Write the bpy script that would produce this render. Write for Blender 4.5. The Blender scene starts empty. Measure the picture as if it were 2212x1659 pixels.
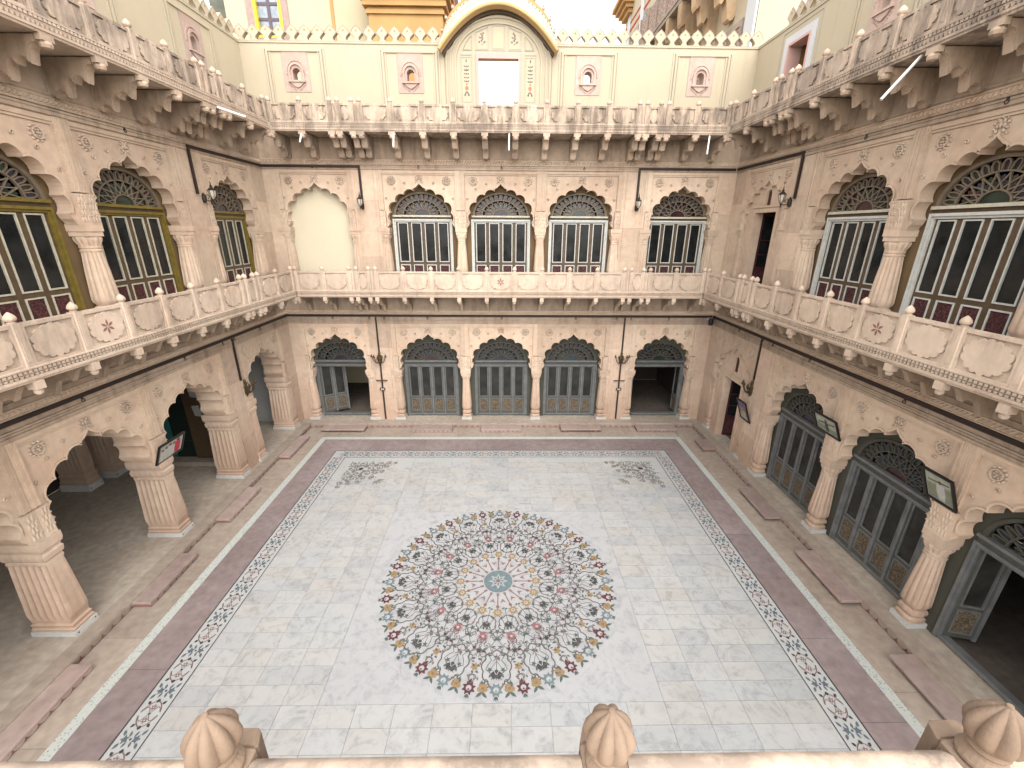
import bpy, math, random
from mathutils import Vector, Matrix
from mathutils.geometry import tessellate_polygon
R = math.radians
PI = math.pi
sc = bpy.context.scene
rnd = random.Random(7)

# ------------------------------------------------------------------ camera
F_PX, PITCH, YAW, ROLL, CAM_H = 923.62, .3454, .0169, -.0067, 6.4
def cam_axes():
    def tr(xr, ur, d):
        c, s = math.cos(ROLL), math.sin(ROLL); x = c*xr+s*ur; u = -s*xr+c*ur
        c, s = math.cos(PITCH), math.sin(PITCH); y = c*d+s*u; z = -s*d+c*u
        c, s = math.cos(YAW), math.sin(YAW)
        return Vector((c*x+s*y, -s*x+c*y, z))
    return tr(1, 0, 0), tr(0, 1, 0), tr(0, 0, 1)
rx, up, fw = cam_axes()
cam = bpy.data.cameras.new('camera')
cam.sensor_width = 36; cam.lens = F_PX/2212*36; cam.clip_end = 2000; cam.clip_start = .05
co = bpy.data.objects.new('camera', cam); sc.collection.objects.link(co)
m = Matrix.Identity(4)
for i in range(3):
    m[i][0] = rx[i]; m[i][1] = up[i]; m[i][2] = -fw[i]
m.translation = Vector((0, 0, CAM_H))
co.matrix_world = m
sc.camera = co
sc.render.resolution_x = 1024; sc.render.resolution_y = 768

# ------------------------------------------------------------------ world, sun, exposure
SUN_EL, SUN_AZ = R(52), R(165)        # azimuth clockwise from +Y
w = bpy.data.worlds.new('World'); sc.world = w; w.use_nodes = True
nt = w.node_tree; nt.nodes.clear()
sky = nt.nodes.new('ShaderNodeTexSky'); sky.sky_type = 'NISHITA'; sky.sun_disc = False
sky.sun_elevation = SUN_EL; sky.sun_rotation = SUN_AZ
sky.air_density = 1.0; sky.dust_density = 2.0; sky.ozone_density = .6
bg = nt.nodes.new('ShaderNodeBackground'); bg.inputs[1].default_value = .15
wo = nt.nodes.new('ShaderNodeOutputWorld')
hz_ = nt.nodes.new('ShaderNodeHueSaturation'); hz_.inputs['Saturation'].default_value = .16; hz_.inputs['Value'].default_value = 1.1
nt.links.new(sky.outputs[0], hz_.inputs['Color']); nt.links.new(hz_.outputs[0], bg.inputs[0]); nt.links.new(bg.outputs[0], wo.inputs[0])
sl = bpy.data.lights.new('sun', 'SUN'); sl.energy = .5; sl.angle = R(160); sl.color = (1, .89, .74)
so = bpy.data.objects.new('sun', sl); sc.collection.objects.link(so)
sd = Vector((math.sin(SUN_AZ)*math.cos(SUN_EL), math.cos(SUN_AZ)*math.cos(SUN_EL), math.sin(SUN_EL)))
so.rotation_euler = (-sd).to_track_quat('-Z', 'Y').to_euler(); so.location = (0, 6, 40)
sc.view_settings.view_transform = 'Standard'; sc.view_settings.look = 'None'
sc.view_settings.exposure = 1.83; sc.view_settings.gamma = 1.0
sc.view_settings.use_curve_mapping = False
sc.cycles.max_bounces = 6; sc.cycles.diffuse_bounces = 1; sc.cycles.glossy_bounces = 2; sc.cycles.transmission_bounces = 2

# ------------------------------------------------------------------ materials
class NT:
    def __init__(s, name):
        s.m = bpy.data.materials.new(name); s.m.use_nodes = True
        s.t = s.m.node_tree; s.p = s.t.nodes['Principled BSDF']
    def n(s, t, **k):
        o = s.t.nodes.new(t)
        for a, b in k.items(): setattr(o, a, b)
        return o
    def l(s, a, b): s.t.links.new(a, b)
    def pos(s, scale=(1, 1, 1), obj=False, rand=False):
        if obj: c = s.n('ShaderNodeTexCoord').outputs['Object']
        else: c = s.n('ShaderNodeNewGeometry').outputs['Position']
        mp = s.n('ShaderNodeMapping'); mp.inputs['Scale'].default_value = scale; s.l(c, mp.inputs[0])
        if rand:
            oi = s.n('ShaderNodeObjectInfo'); mu = s.n('ShaderNodeMath', operation='MULTIPLY'); mu.inputs[1].default_value = 97.
            s.l(oi.outputs['Random'], mu.inputs[0]); cb = s.n('ShaderNodeCombineXYZ')
            s.l(mu.outputs[0], cb.inputs[0]); s.l(mu.outputs[0], cb.inputs[1]); s.l(cb.outputs[0], mp.inputs['Location'])
            s.l(mu.outputs[0], s_rot(s, mp))
        return mp.outputs[0]
    def noise(s, v, scale, detail=5, rough=.55, dist=0):
        o = s.n('ShaderNodeTexNoise'); o.inputs['Scale'].default_value = scale; o.inputs['Detail'].default_value = detail
        o.inputs['Roughness'].default_value = rough; o.inputs['Distortion'].default_value = dist; s.l(v, o.inputs['Vector']); return o.outputs['Fac']
    def ramp(s, v, stops):
        o = s.n('ShaderNodeValToRGB'); e = o.color_ramp.elements
        while len(e) < len(stops): e.new(.5)
        for x, (p, c) in zip(e, stops):
            x.position = p; x.color = (*c, 1) if isinstance(c, tuple) else (c, c, c, 1)
        s.l(v, o.inputs[0]); return o.outputs[0]
    def mix(s, f, a, b, mode='MIX'):
        o = s.n('ShaderNodeMix', data_type='RGBA', blend_type=mode)
        for sock, val in ((o.inputs[0], f), (o.inputs[6], a), (o.inputs[7], b)):
            if hasattr(val, 'links'): s.l(val, sock)
            else: sock.default_value = val if not isinstance(val, tuple) else (*val, 1)
        return o.outputs[2]
    def math(s, op, a, b):
        o = s.n('ShaderNodeMath', operation=op)
        for sock, val in zip(o.inputs, (a, b)):
            if hasattr(val, 'links'): s.l(val, sock)
            else: sock.default_value = val
        return o.outputs[0]
    def vary(s, col, lo=.9, hi=1.08):
        oi = s.n('ShaderNodeObjectInfo'); r = s.ramp(oi.outputs['Random'], [(0, lo), (1, hi)])
        return s.mix(1., col, r, 'MULTIPLY')
    def bump(s, h, st=.3, d=.01, prev=None):
        o = s.n('ShaderNodeBump'); o.inputs['Strength'].default_value = st; o.inputs['Distance'].default_value = d
        s.l(h, o.inputs['Height'])
        if prev: s.l(prev, o.inputs['Normal'])
        return o.outputs[0]
    def done(s, col, rough=.8, normal=None, spec=.3):
        if hasattr(col, 'links'): s.l(col, s.p.inputs['Base Color'])
        else: s.p.inputs['Base Color'].default_value = (*col, 1)
        if hasattr(rough, 'links'): s.l(rough, s.p.inputs['Roughness'])
        else: s.p.inputs['Roughness'].default_value = rough
        s.p.inputs['Specular IOR Level'].default_value = spec
        if normal: s.l(normal, s.p.inputs['Normal'])
        return s.m
def s_rot(s, mp):
    # rotate the pattern about Z as well, so no two pieces share it
    cb = s.n('ShaderNodeCombineXYZ'); s.l(cb.outputs[0], mp.inputs['Rotation']); return cb.inputs[2]

def sandstone(name, c1, c2, streak=0., dirt=0., vary=(.85, 1.09), blotch=.42):
    a = NT(name); v = a.pos()
    n1 = a.noise(v, .9, 6, .6); n2 = a.noise(v, 7, 5)
    col = a.mix(a.ramp(n1, [(.35, 0.), (.68, 1.)]), c1, c2)
    col = a.mix(blotch, col, a.ramp(n2, [(.3, .72), (.7, 1.12)]), 'MULTIPLY')
    # pale scuffs and small dark pits
    n3 = a.noise(v, 38, 4, .7)
    col = a.mix(a.ramp(n3, [(.66, 0.), (.76, .35)]), col, tuple(x*.5 for x in c1))
    if dirt:   # reddish damp rising from the ground in uneven tongues
        vs = a.pos((2, 2, .9)); n4 = a.noise(vs, 1.8, 6, .65)
        g = a.n('ShaderNodeNewGeometry'); sp = a.n('ShaderNodeSeparateXYZ'); a.l(g.outputs['Position'], sp.inputs[0])
        h = a.math('MULTIPLY', sp.outputs[2], .42)
        d = a.math('SUBTRACT', a.math('ADD', n4, .28), h)
        col = a.mix(a.ramp(d, [(.1, 0.), (.6, dirt)]), col, (.37, .235, .16))
    if streak:  # soot-black rain streaks
        vs = a.pos((3.2, 3.2, .8)); n5 = a.noise(vs, 1.5, 8, .72); n6 = a.noise(v, .9, 3)
        k = a.math('MULTIPLY', a.ramp(n5, [(.42 if streak > .5 else .47, 0.), (.56 if streak > .5 else .66, 1.)]), a.ramp(n6, [(.30, .25 if streak > .5 else .1), (.5, 1.)]))
        k = a.math('MULTIPLY', k, streak)
        col = a.mix(k, col, (.05, .043, .04))
    col = a.vary(col, *vary)
    b = a.bump(n3, .6 if name.startswith('near') else .25, .006); b = a.bump(n2, .25, .02, b)
    return a.done(col, .88, b, .2)

M = {}
S1, S2 = (.66, .515, .385), (.59, .42, .305)
M['stone'] = sandstone('pink_sandstone', S1, S2, streak=.09)
M['stone_low'] = sandstone('pink_sandstone_damp', (.62, .475, .36), (.56, .405, .305), dirt=.5, streak=.12)
M['parapet'] = sandstone('parapet_sandstone', (.61, .48, .37), (.55, .415, .315), streak=.25, vary=(.88, 1.10))
M['parapet_old'] = sandstone('weathered_parapet_sandstone', (.56, .44, .335), (.51, .39, .29), streak=.6, vary=(.86, 1.08))
M['parapet_mid'] = sandstone('greyed_parapet_sandstone', (.57, .45, .35), (.52, .40, .305), streak=.55, vary=(.88, 1.08))
M['carve'] = sandstone('carved_sandstone', (.64, .505, .385), (.59, .44, .335), streak=.05)
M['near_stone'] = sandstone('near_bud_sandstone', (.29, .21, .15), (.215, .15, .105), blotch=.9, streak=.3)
M['bracket'] = sandstone('grime_shade_bracket_sandstone', (.52, .40, .30), (.45, .33, .24), streak=.4)  # brownish grime, plus shade under the balconies put into the base colour
M['red_stone'] = sandstone('red_sandstone', (.27, .135, .115), (.22, .10, .085), blotch=.6)
M['step'] = sandstone('step_sandstone', (.36, .275, .24), (.285, .205, .175), blotch=.6, vary=(.85, 1.15))
M['maroon'] = sandstone('maroon_paving', (.275, .22, .21), (.215, .16, .15), blotch=.7, vary=(.88, 1.12))
M['tan'] = sandstone('tan_paving', (.37, .305, .245), (.305, .24, .19), blotch=.7, vary=(.92, 1.08))
M['inner_floor'] = sandstone('inner_floor_stone', (.42, .355, .285), (.34, .28, .22), blotch=.8)
M['room_floor'] = sandstone('shade_dark_room_floor', (.13, .105, .085), (.09, .072, .058), blotch=.8)  # indoor shade put into a dark floor colour
M['ground'] = sandstone('dry_earth', (.40, .31, .22), (.34, .26, .18))

def plaster(name, c, var=.06, streak=0.):
    a = NT(name); v = a.pos(); n = a.noise(v, 1.4, 5); n2 = a.noise(v, 45, 3)
    col = a.mix(a.ramp(n, [(.3, 0.), (.7, 1.)]), c, tuple(x*(1-var) for x in c))
    if streak:
        vs = a.pos((4, 4, .4)); k = a.ramp(a.noise(vs, 1.6, 6, .65), [(.55, 0.), (.75, streak)])
        col = a.mix(k, col, tuple(x*.45 for x in c))
    return a.done(col, .8, a.bump(n2, .12, .004), .25)
M['cream'] = plaster('cream_limewash', (.49, .415, .295), streak=.2)
M['cream2'] = plaster('yellow_cream_limewash', (.50, .43, .29), streak=.1)
M['line'] = plaster('grey_painted_line', (.42, .40, .33))
M['orange'] = plaster('orange_paint', (.48, .28, .11), .2)
M['orange_l'] = plaster('pale_orange_paint', (.50, .33, .15), .2)
M['orange_d'] = plaster('brown_orange_paint', (.50, .24, .09), .2)
M['pinkpaint'] = plaster('pink_door_surround', (.62, .38, .33), .1)
M['redpaint'] = plaster('red_painted_stone', (.48, .10, .06), .3)
M['niche'] = plaster('niche_plaster', (.66, .575, .42))
M['grey_wall'] = plaster('grey_white_wall', (.42, .41, .38), .2, .3)
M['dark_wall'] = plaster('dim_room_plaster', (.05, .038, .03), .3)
M['oldwall'] = plaster('blackened_wall', (.16, .17, .135), .5, .8)
M['olive'] = plaster('dark_olive_panel', (.085, .082, .062), .3)
M['ochre'] = plaster('ochre_brown_panel', (.19, .122, .06), .3)
M['pale_blue'] = plaster('pale_blue_white_plaster', (.58, .59, .60))

def simple(name, c, rough=.5, spec=.4, var=.15, scale=12, metal=0., bump=.1):
    a = NT(name); v = a.pos(); n = a.noise(v, scale, 4)
    col = a.mix(a.ramp(n, [(.3, 0.), (.7, 1.)]), c, tuple(x*(1-var) for x in c))
    a.p.inputs['Metallic'].default_value = metal
    return a.done(col, rough, a.bump(n, bump, .003), spec)
M['grey_wood'] = simple('grey_blue_paint', (.165, .168, .165), .45, var=.35, scale=5)
M['grey_wood2'] = simple('dark_grey_green_paint', (.085, .085, .072), .5, var=.3)
M['white_wood'] = simple('chalky_white_paint', (.60, .60, .55), .5, var=.2)
M['yellow_wood'] = simple('mustard_yellow_paint', (.20, .145, .028), .42, var=.35)
M['cream_wood'] = simple('cream_paint', (.56, .52, .40), .5, var=.25)
M['brown_wood'] = simple('brown_varnish', (.115, .075, .042), .45, var=.4)
M['maroon_wood'] = simple('dark_maroon_door_paint', (.055, .014, .016), .4)
M['teal_wood'] = simple('teal_paint', (.03, .16, .15), .5, var=.3)
M['iron'] = simple('dark_iron', (.035, .028, .024), .5, metal=.3)
M['cable'] = simple('brown_black_conduit', (.028, .016, .013), .55)
M['bronze'] = simple('aged_bronze', (.16, .12, .065), .4, metal=.7, var=.5, scale=40)
M['pvc'] = simple('white_pvc', (.75, .74, .70), .4, var=.05)
M['white'] = simple('white_paint', (.52, .51, .48), .5, var=.15)
M['black'] = simple('black_plastic', (.012, .012, .013), .4)
M['lampglass'] = simple('frosted_lamp_glass', (.55, .50, .40), .3, var=.1)

def carved(name, c1, c2, scale=34):
    a = NT(name); v = a.pos((1, 1, 1))
    o = a.n('ShaderNodeTexVoronoi', feature='SMOOTH_F1'); o.inputs['Scale'].default_value = scale; a.l(v, o.inputs['Vector'])
    n = a.noise(v, scale*.7, 4, .6, 2.)
    h = a.math('ADD', o.outputs['Distance'], n)
    col = a.mix(a.ramp(h, [(.55, 0.), (1.0, 1.)]), c1, c2)
    return a.done(col, .55, a.bump(h, .9, .012), .4)
M['carved_red'] = carved('carved_dark_red_panel', (.16, .045, .04), (.035, .010, .012))
M['carved_brown'] = carved('carved_brown_panel', (.25, .185, .115), (.07, .052, .034))
M['jali'] = carved('pierced_screen_stone', (.58, .40, .26), (.16, .09, .05), 16)
M['jali_brown'] = carved('brown_pierced_screen', (.20, .08, .045), (.03, .012, .01), 40)

def glass(name, c, rough=.08, spec=.5):
    a = NT(name); v = a.pos(); n = a.noise(v, 3.5, 3)
    col = a.mix(a.ramp(n, [(.35, 0.), (.75, 1.)]), c, tuple(min(1, x*1.9+.006) for x in c))
    return a.done(col, a.ramp(n, [(.3, rough), (.7, rough+.15)]), a.bump(n, .05, .004), spec)
M['glass'] = glass('dusty_dark_glass', (.008, .009, .009), spec=.25)
M['glass_g'] = glass('curtained_dark_glass', (.020, .019, .017), .12, .2)
STAIN = [glass('stained_glass_'+n, c, .12) for n, c in (('teal', (.010, .024, .026)), ('ruby', (.030, .011, .013)), ('green', (.011, .022, .015)),
         ('violet', (.019, .015, .023)), ('amber', (.028, .024, .018)), ('blue', (.013, .016, .026)), ('brown', (.024, .019, .016)))]

def marble(name, base, vein, tile=True, amt=1.):
    a = NT(name)
    v = a.pos((1, 1, 1), obj=True, rand=True) if tile else a.pos()
    n = a.noise(v, 1.6, 8, .62, 1.6); n2 = a.noise(v, .55, 3); n3 = a.noise(v, 5, 6, .7, .8)
    k = a.ramp(n, [(.42, 0.), (.5, 1.), (.56, 0.)])
    k = a.math('MULTIPLY', k, a.ramp(n3, [(.4, 0.), (.7, .6*amt)]))
    col = a.mix(a.ramp(n2, [(.3, 0.), (.7, 1.)]), base, tuple(x*.93 for x in base))
    col = a.mix(a.ramp(n3, [(.46, 0.), (.85, .5*amt)]), col, vein)
    col = a.mix(k, col, tuple(x*.75 for x in vein))
    if tile:
        oi = a.n('ShaderNodeObjectInfo')
        tint = a.ramp(oi.outputs['Random'], [(0, (.97, .99, 1.)), (.25, (1.04, 1.035, 1.02)), (.5, (1.03, 1.005, .955)), (.72, (.90, .92, .935)), (.85, (1.04, 1.03, 1.01)), (1, (1., .96, .91))])
        col = a.mix(1., col, tint, 'MULTIPLY')
    return a.done(col, a.ramp(n3, [(.3, .26), (.7, .42)]), None, .35)
M['marble'] = marble('white_marble_tile', (.41, .407, .40), (.25, .253, .255))
M['slab'] = marble('pale_marble_slab', (.405, .403, .402), (.25, .255, .27), tile=False, amt=.9)
M['band'] = marble('white_marble_band', (.42, .42, .405), (.33, .33, .32), tile=False, amt=.4)
M['bed'] = simple('grey_grout', (.33, .32, .30), .9)
def speck(name):
    a = NT(name); v = a.pos()
    o = a.n('ShaderNodeTexVoronoi', feature='F1'); o.inputs['Scale'].default_value = 26; a.l(v, o.inputs['Vector'])
    n = a.noise(v, 30, 3)
    col = a.mix(a.ramp(o.outputs['Distance'], [(.18, 1.), (.34, 0.)]), (.46, .47, .43), (.19, .22, .21))
    col = a.mix(a.ramp(n, [(.5, 0.), (.7, .5)]), col, (.34, .37, .35))
    return a.done(col, .5)
M['speck'] = speck('mosaic_border_marble')
for n, c in (('i_dark', (.055, .055, .055)), ('i_vine', (.10, .098, .09)), ('i_gold', (.30, .205, .10)), ('i_teal', (.15, .20, .21)),
             ('i_maroon', (.105, .03, .035)), ('i_pink', (.28, .125, .13)), ('i_green', (.085, .11, .10)), ('i_blue', (.115, .14, .16)),
             ('i_scroll', (.19, .18, .155)), ('i_scroll2', (.235, .22, .18)), ('i_white', (.42, .42, .41)), ('i_rose', (.24, .15, .145)), ('i_brown', (.21, .12, .10))):
    M[n] = simple(n.replace('i_', 'inlay_stone_'), c, .4, var=.25, scale=18, bump=.02)

# ------------------------------------------------------------------ mesh helpers
class MB:
    def __init__(s): s.v = []; s.f = []; s.mi = []; s.cur = 0
    def add(s, vs, fs):
        o = len(s.v); s.v += [tuple(p) for p in vs]; s.f += [tuple(i+o for i in f) for f in fs]; s.mi += [s.cur]*len(fs); return s
    def box(s, x0, x1, y0, y1, z0, z1):
        return s.add([(x, y, z) for x in (x0, x1) for y in (y0, y1) for z in (z0, z1)],
                     [(0, 1, 3, 2), (4, 6, 7, 5), (0, 4, 5, 1), (2, 3, 7, 6), (0, 2, 6, 4), (1, 5, 7, 3)])
    def prism(s, outer, y0, y1, holes=(), ax='y'):
        """2D (a,b) polygon extruded; ax='y': a=x,b=z; ax='x': a=y,b=z (y0,y1 are x); ax='z': a=x,b=y"""
        def area(p): return sum(p[i][0]*p[(i+1) % len(p)][1]-p[(i+1) % len(p)][0]*p[i][1] for i in range(len(p)))
        outer = list(outer) if area(outer) > 0 else list(outer)[::-1]
        loops = [outer]+[list(h) if area(h) < 0 else list(h)[::-1] for h in holes]
        allp = [p for l in loops for p in l]; n = len(allp)
        tris = tessellate_polygon([[Vector((p[0], p[1], 0)) for p in l] for l in loops])
        def P(p, d): return (p[0], d, p[1]) if ax == 'y' else ((d, p[0], p[1]) if ax == 'x' else (p[0], p[1], d))
        fs = []
        flip = ax != 'y'
        for t in tris:
            a, b, c = t
            ar = (allp[b][0]-allp[a][0])*(allp[c][1]-allp[a][1])-(allp[c][0]-allp[a][0])*(allp[b][1]-allp[a][1])
            if abs(ar) < 1e-12: continue
            if ar < 0: b, c = c, b
            fs.append((a, b, c)); fs.append((n+a, n+c, n+b))
        o = 0
        for l in loops:
            k = len(l)
            for i in range(k):
                j = (i+1) % k; fs.append((o+i, n+o+i, n+o+j, o+j))
            o += k
        if flip: fs = [f[::-1] for f in fs]
        return s.add([P(p, y0) for p in allp]+[P(p, y1) for p in allp], fs)
    def flat(s, poly, z, holes=()):
        s.k = getattr(s, 'k', 0)+1; z += (s.k % 40)*4e-5
        loops = [list(poly)]+[list(h) for h in holes]; allp = [p for l in loops for p in l]
        fs = []
        for a, b, c in tessellate_polygon([[Vector((p[0], p[1], 0)) for p in l] for l in loops]):
            ar = (allp[b][0]-allp[a][0])*(allp[c][1]-allp[a][1])-(allp[c][0]-allp[a][0])*(allp[b][1]-allp[a][1])
            fs.append((a, b, c) if ar > 0 else (a, c, b))
        return s.add([(p[0], p[1], z) for p in allp], fs)
    def strip(s, pts, wd, z, closed=False, taper=False):
        s.k = getattr(s, 'k', 0)+1; z += (s.k % 40)*4e-5
        n = len(pts); vs = []; fs = []
        for i, p in enumerate(pts):
            a = pts[(i-1) % n] if (closed or i > 0) else p; b = pts[(i+1) % n] if (closed or i < n-1) else p
            dx, dy = b[0]-a[0], b[1]-a[1]; L = math.hypot(dx, dy) or 1
            ww = wd*.5*((1-.75*i/(n-1)) if taper else 1)
            vs += [(p[0]-dy/L*ww, p[1]+dx/L*ww, z), (p[0]+dy/L*ww, p[1]-dx/L*ww, z)]
        for i in range(n if closed else n-1):
            j = (i+1) % n; fs.append((2*i+1, 2*j+1, 2*j, 2*i))
        return s.add(vs, fs)
    def loft(s, loops, cap=True):
        n = len(loops[0]); vs = [p for l in loops for p in l]; fs = []
        for k in range(len(loops)-1):
            for i in range(n):
                j = (i+1) % n; fs.append((k*n+i, k*n+j, (k+1)*n+j, (k+1)*n+i))
        if cap: fs.append(tuple(range(n))[::-1]); fs.append(tuple((len(loops)-1)*n+i for i in range(n)))
        return s.add(vs, fs)
    def lathe(s, prof, n=16, cx=0, cy=0, rib=0, ribn=8, sq=0, sy=1.):
        loops = []
        for q in prof:
            r, z = q[0], q[1]; rb = q[2] if len(q) > 2 else rib
            l = []
            for i in range(n):
                t = 2*PI*i/n; rr = r*(1+rb*(abs(math.sin(ribn*t/2))-.6))
                if sq: rr *= (1-sq)+sq/max(abs(math.cos(t)), abs(math.sin(t)))
                l.append((cx+rr*math.cos(t), cy+sy*rr*math.sin(t), z))
            loops.append(l)
        return s.loft(loops)
    def tube(s, pts, r, n=6, rs=None):
        pts = [Vector(p) for p in pts]; loops = []; pr = None
        for i, p in enumerate(pts):
            d = (pts[min(i+1, len(pts)-1)]-pts[max(i-1, 0)]).normalized()
            if pr is None: pr = d.orthogonal().normalized()
            pr = (pr-d*pr.dot(d)).normalized(); b = d.cross(pr); q = rs[i] if rs else r
            loops.append([tuple(p+(pr*math.cos(2*PI*k/n)+b*math.sin(2*PI*k/n))*q) for k in range(n)])
        return s.loft(loops)
    def ball(s, c, r, n=8, k=5, sc=(1, 1, 1)):
        loops = []
        for a in range(k+1):
            ph = PI*(a/k)*.98+.01*PI-PI/2
            loops.append([(c[0]+sc[0]*r*math.cos(ph)*math.cos(2*PI*i/n), c[1]+sc[1]*r*math.cos(ph)*math.sin(2*PI*i/n), c[2]+sc[2]*r*math.sin(ph)) for i in range(n)])
        return s.loft(loops)
    def mesh(s, name, mats, smooth=None):
        me = bpy.data.meshes.new(name); me.from_pydata(s.v, [], s.f)
        for mt in (mats if isinstance(mats, (list, tuple)) else [mats]): me.materials.append(M[mt] if isinstance(mt, str) else mt)
        if any(s.mi): me.polygons.foreach_set('material_index', s.mi)
        if smooth is not None:
            me.polygons.foreach_set('use_smooth', [True]*len(me.polygons)); me.set_sharp_from_angle(angle=R(smooth))
        me.update(); return me
    def build(s, name, mats, parent=None, loc=(0, 0, 0), rz=0, smooth=None):
        return ob(name, s.mesh(name, mats, smooth), parent, loc, rz)
COL = sc.collection
def ob(name, me, parent=None, loc=(0, 0, 0), rz=0, scale=None):
    o = bpy.data.objects.new(name, me); COL.objects.link(o); o.location = loc
    if rz: o.rotation_euler = (0, 0, rz)
    if scale: o.scale = scale
    if parent is not None: o.parent = parent
    return o
def tag(o, label=None, cat=None, group=None, kind=None):
    for k, v in (('label', label), ('category', cat), ('group', group), ('kind', kind)):
        if v: o[k] = v
    return o
def thing(name, label, cat, loc=(0, 0, 0), rz=0, group=None):
    return tag(ob(name, None, None, loc, rz), label, cat, group)
def bev(o, wd=.01, seg=1):
    b = o.modifiers.new('bevel', 'BEVEL'); b.width = wd; b.segments = seg; b.limit_method = 'ANGLE'; return o
CACHE = {}
def cached(key, fn):
    if key not in CACHE: CACHE[key] = fn()
    return CACHE[key]
def arc(p, q, sag, n=6):
    """points from p to q along a circular arc bulging to the left of p->q by sag (end points included)"""
    dx, dy = q[0]-p[0], q[1]-p[1]; c = math.hypot(dx, dy); nx, ny = -dy/c, dx/c
    r = (c*c/4+sag*sag)/(2*abs(sag)); a = math.asin(min(1, c/2/r))
    if abs(sag) > c/2: a = PI-a
    sg = 1 if sag > 0 else -1
    mx, my = (p[0]+q[0])/2, (p[1]+q[1])/2
    ox, oy = mx+nx*sg*(abs(sag)-r), my+ny*sg*(abs(sag)-r)
    out = []
    for i in range(n+1):
        t = -a+2*a*i/n
        out.append((ox+r*(dx/c*math.sin(t)+nx*sg*math.cos(t)), oy+r*(dy/c*math.sin(t)+ny*sg*math.cos(t))))
    return out

# ------------------------------------------------------------------ plan of the court
XL, XR, YB, YC = -7.0, 6.77, 13.72, 6.63       # wall faces and the centre of the side walls
PL, PR, PB = -6.66, 6.50, 13.38                # plinth edges
PLZ = .15
BAL = .87                                      # how far the balconies stand out
BAYS = [-5.42, -2.39, 0., 2.39, 5.42]
def half(b): return 1.195 if abs(b) < 4 else 1.10

# ------------------------------------------------------------------ ground, plinth, paving
g = MB(); g.add([(-400, -400, -.35), (400, -400, -.35), (400, 400, -.35), (-400, 400, -.35)], [(0, 1, 2, 3)])
tag(g.build('ground', 'ground'), kind='structure')
p = MB().box(-11.6, PL, -1.2, PB, -.3, PLZ)
pl_l = tag(p.build('plinth_left', 'inner_floor'), kind='structure')
p = MB().box(PR, 11.4, -1.2, PB, -.3, PLZ-.001)
pl_r = tag(p.build('plinth_right', 'inner_floor'), kind='structure')
p = MB().box(-11.6, 11.4, PB, 18.2, -.3, PLZ+.001)
pl_b = tag(p.build('plinth_back', 'inner_floor'), kind='structure')
def edge_course(parent, a, b, out):
    """sandstone nosing and a row of carved scallops along the riser from a to b; out = unit vector to the court"""
    L = math.hypot(b[0]-a[0], b[1]-a[1]); ux, uy = (b[0]-a[0])/L, (b[1]-a[1])/L
    rz = math.atan2(uy, ux)
    MB().box(0, L, -.03, .24, PLZ-.045, PLZ+.005).build('nosing', 'tan', parent, (a[0], a[1], 0), rz)
    s = MB(); n = int(L/.19); st = L/n
    for i in range(n):
        c = (i+.5)*st
        poly = [(c-st*.47, PLZ-.05)]+[(c+st*.47*math.cos(t), PLZ-.055-.075*math.sin(-t)) for t in [-PI+PI*k/7 for k in range(8)]]+[(c+st*.47, PLZ-.05)]
        poly = [(x, z) for x, z in poly]
        s.prism([(c-st*.47, PLZ-.05)]+[(c-st*.47*math.cos(PI*k/8), PLZ-.055-.08*math.sin(PI*k/8)) for k in range(9)]+[(c+st*.47, PLZ-.05)], -.022, .02)
    tag(s.build('scallop_course', 'step', parent, (a[0], a[1], 0), rz), kind='stuff')
    MB().box(0, L, -.004, .05, -.01, PLZ-.046).build('riser', 'red_stone', parent, (a[0], a[1], 0), rz)
edge_course(pl_l, (PL, -1.0), (PL, PB), (1, 0))    # local -y looks to the court
edge_course(pl_r, (PR, PB), (PR, -1.0), (-1, 0))
edge_course(pl_b, (PL, PB), (PR, PB), (0, -1))
for o in list(pl_l.children)+list(pl_r.children): pass

fl = MB().box(PL, PR, -1.2, PB, -.3, -.012)
court = tag(fl.build('courtyard_floor', 'bed'), kind='structure')
BX0, BX1, BY0, BY1, BW = -5.19, 4.955, 1.32, 11.73, .43      # floral band, outer rectangle and width
WX0, WX1, WY0, WY1, WW = -5.97, 5.76, .56, 12.65, .168       # outer mosaic strip
def slabs(x0, x1, y0, y1, mat, along, n, name='paving_slab', gap=.006, z=0.):
    for i in range(n):
        a, b = i/n, (i+1)/n
        if along == 'x': X0, X1, Y0, Y1 = x0+(x1-x0)*a, x0+(x1-x0)*b-gap, y0, y1
        else: X0, X1, Y0, Y1 = x0, x1, y0+(y1-y0)*a, y0+(y1-y0)*b-gap
        me = cached(('slab', mat, round(X1-X0, 3), round(Y1-Y0, 3)), lambda: MB().box(-(X1-X0)/2, (X1-X0)/2, -(Y1-Y0)/2, (Y1-Y0)/2, -.03, 0).mesh(name, mat))
        ob(name, me, court, ((X0+X1)/2, (Y0+Y1)/2, z+rnd.uniform(-.0015, .0015)))
slabs(PL+.004, WX0-.003, -1.1, PB-.004, 'tan', 'y', 9)
slabs(WX1+.003, PR-.004, -1.1, PB-.004, 'tan', 'y', 8)
slabs(WX0, WX1, WY1+.003, PB-.004, 'tan', 'x', 8)
slabs(WX0+WW, BX0-.002, BY0, BY1, 'maroon', 'y', 6)
slabs(BX1+.002, WX1-WW, BY0, BY1, 'maroon', 'y', 8)
slabs(WX0+WW, WX1-WW, BY1+.002, WY1-WW, 'maroon', 'x', 7)
slabs(WX0, WX0+WW-.003, WY0, WY1, 'speck', 'y', 8, 'border_strip')
slabs(WX1-WW+.003, WX1, WY0, WY1, 'speck', 'y', 8, 'border_strip')
slabs(WX0+WW, WX1-WW, WY1-WW+.003, WY1, 'speck', 'x', 8, 'border_strip')
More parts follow.
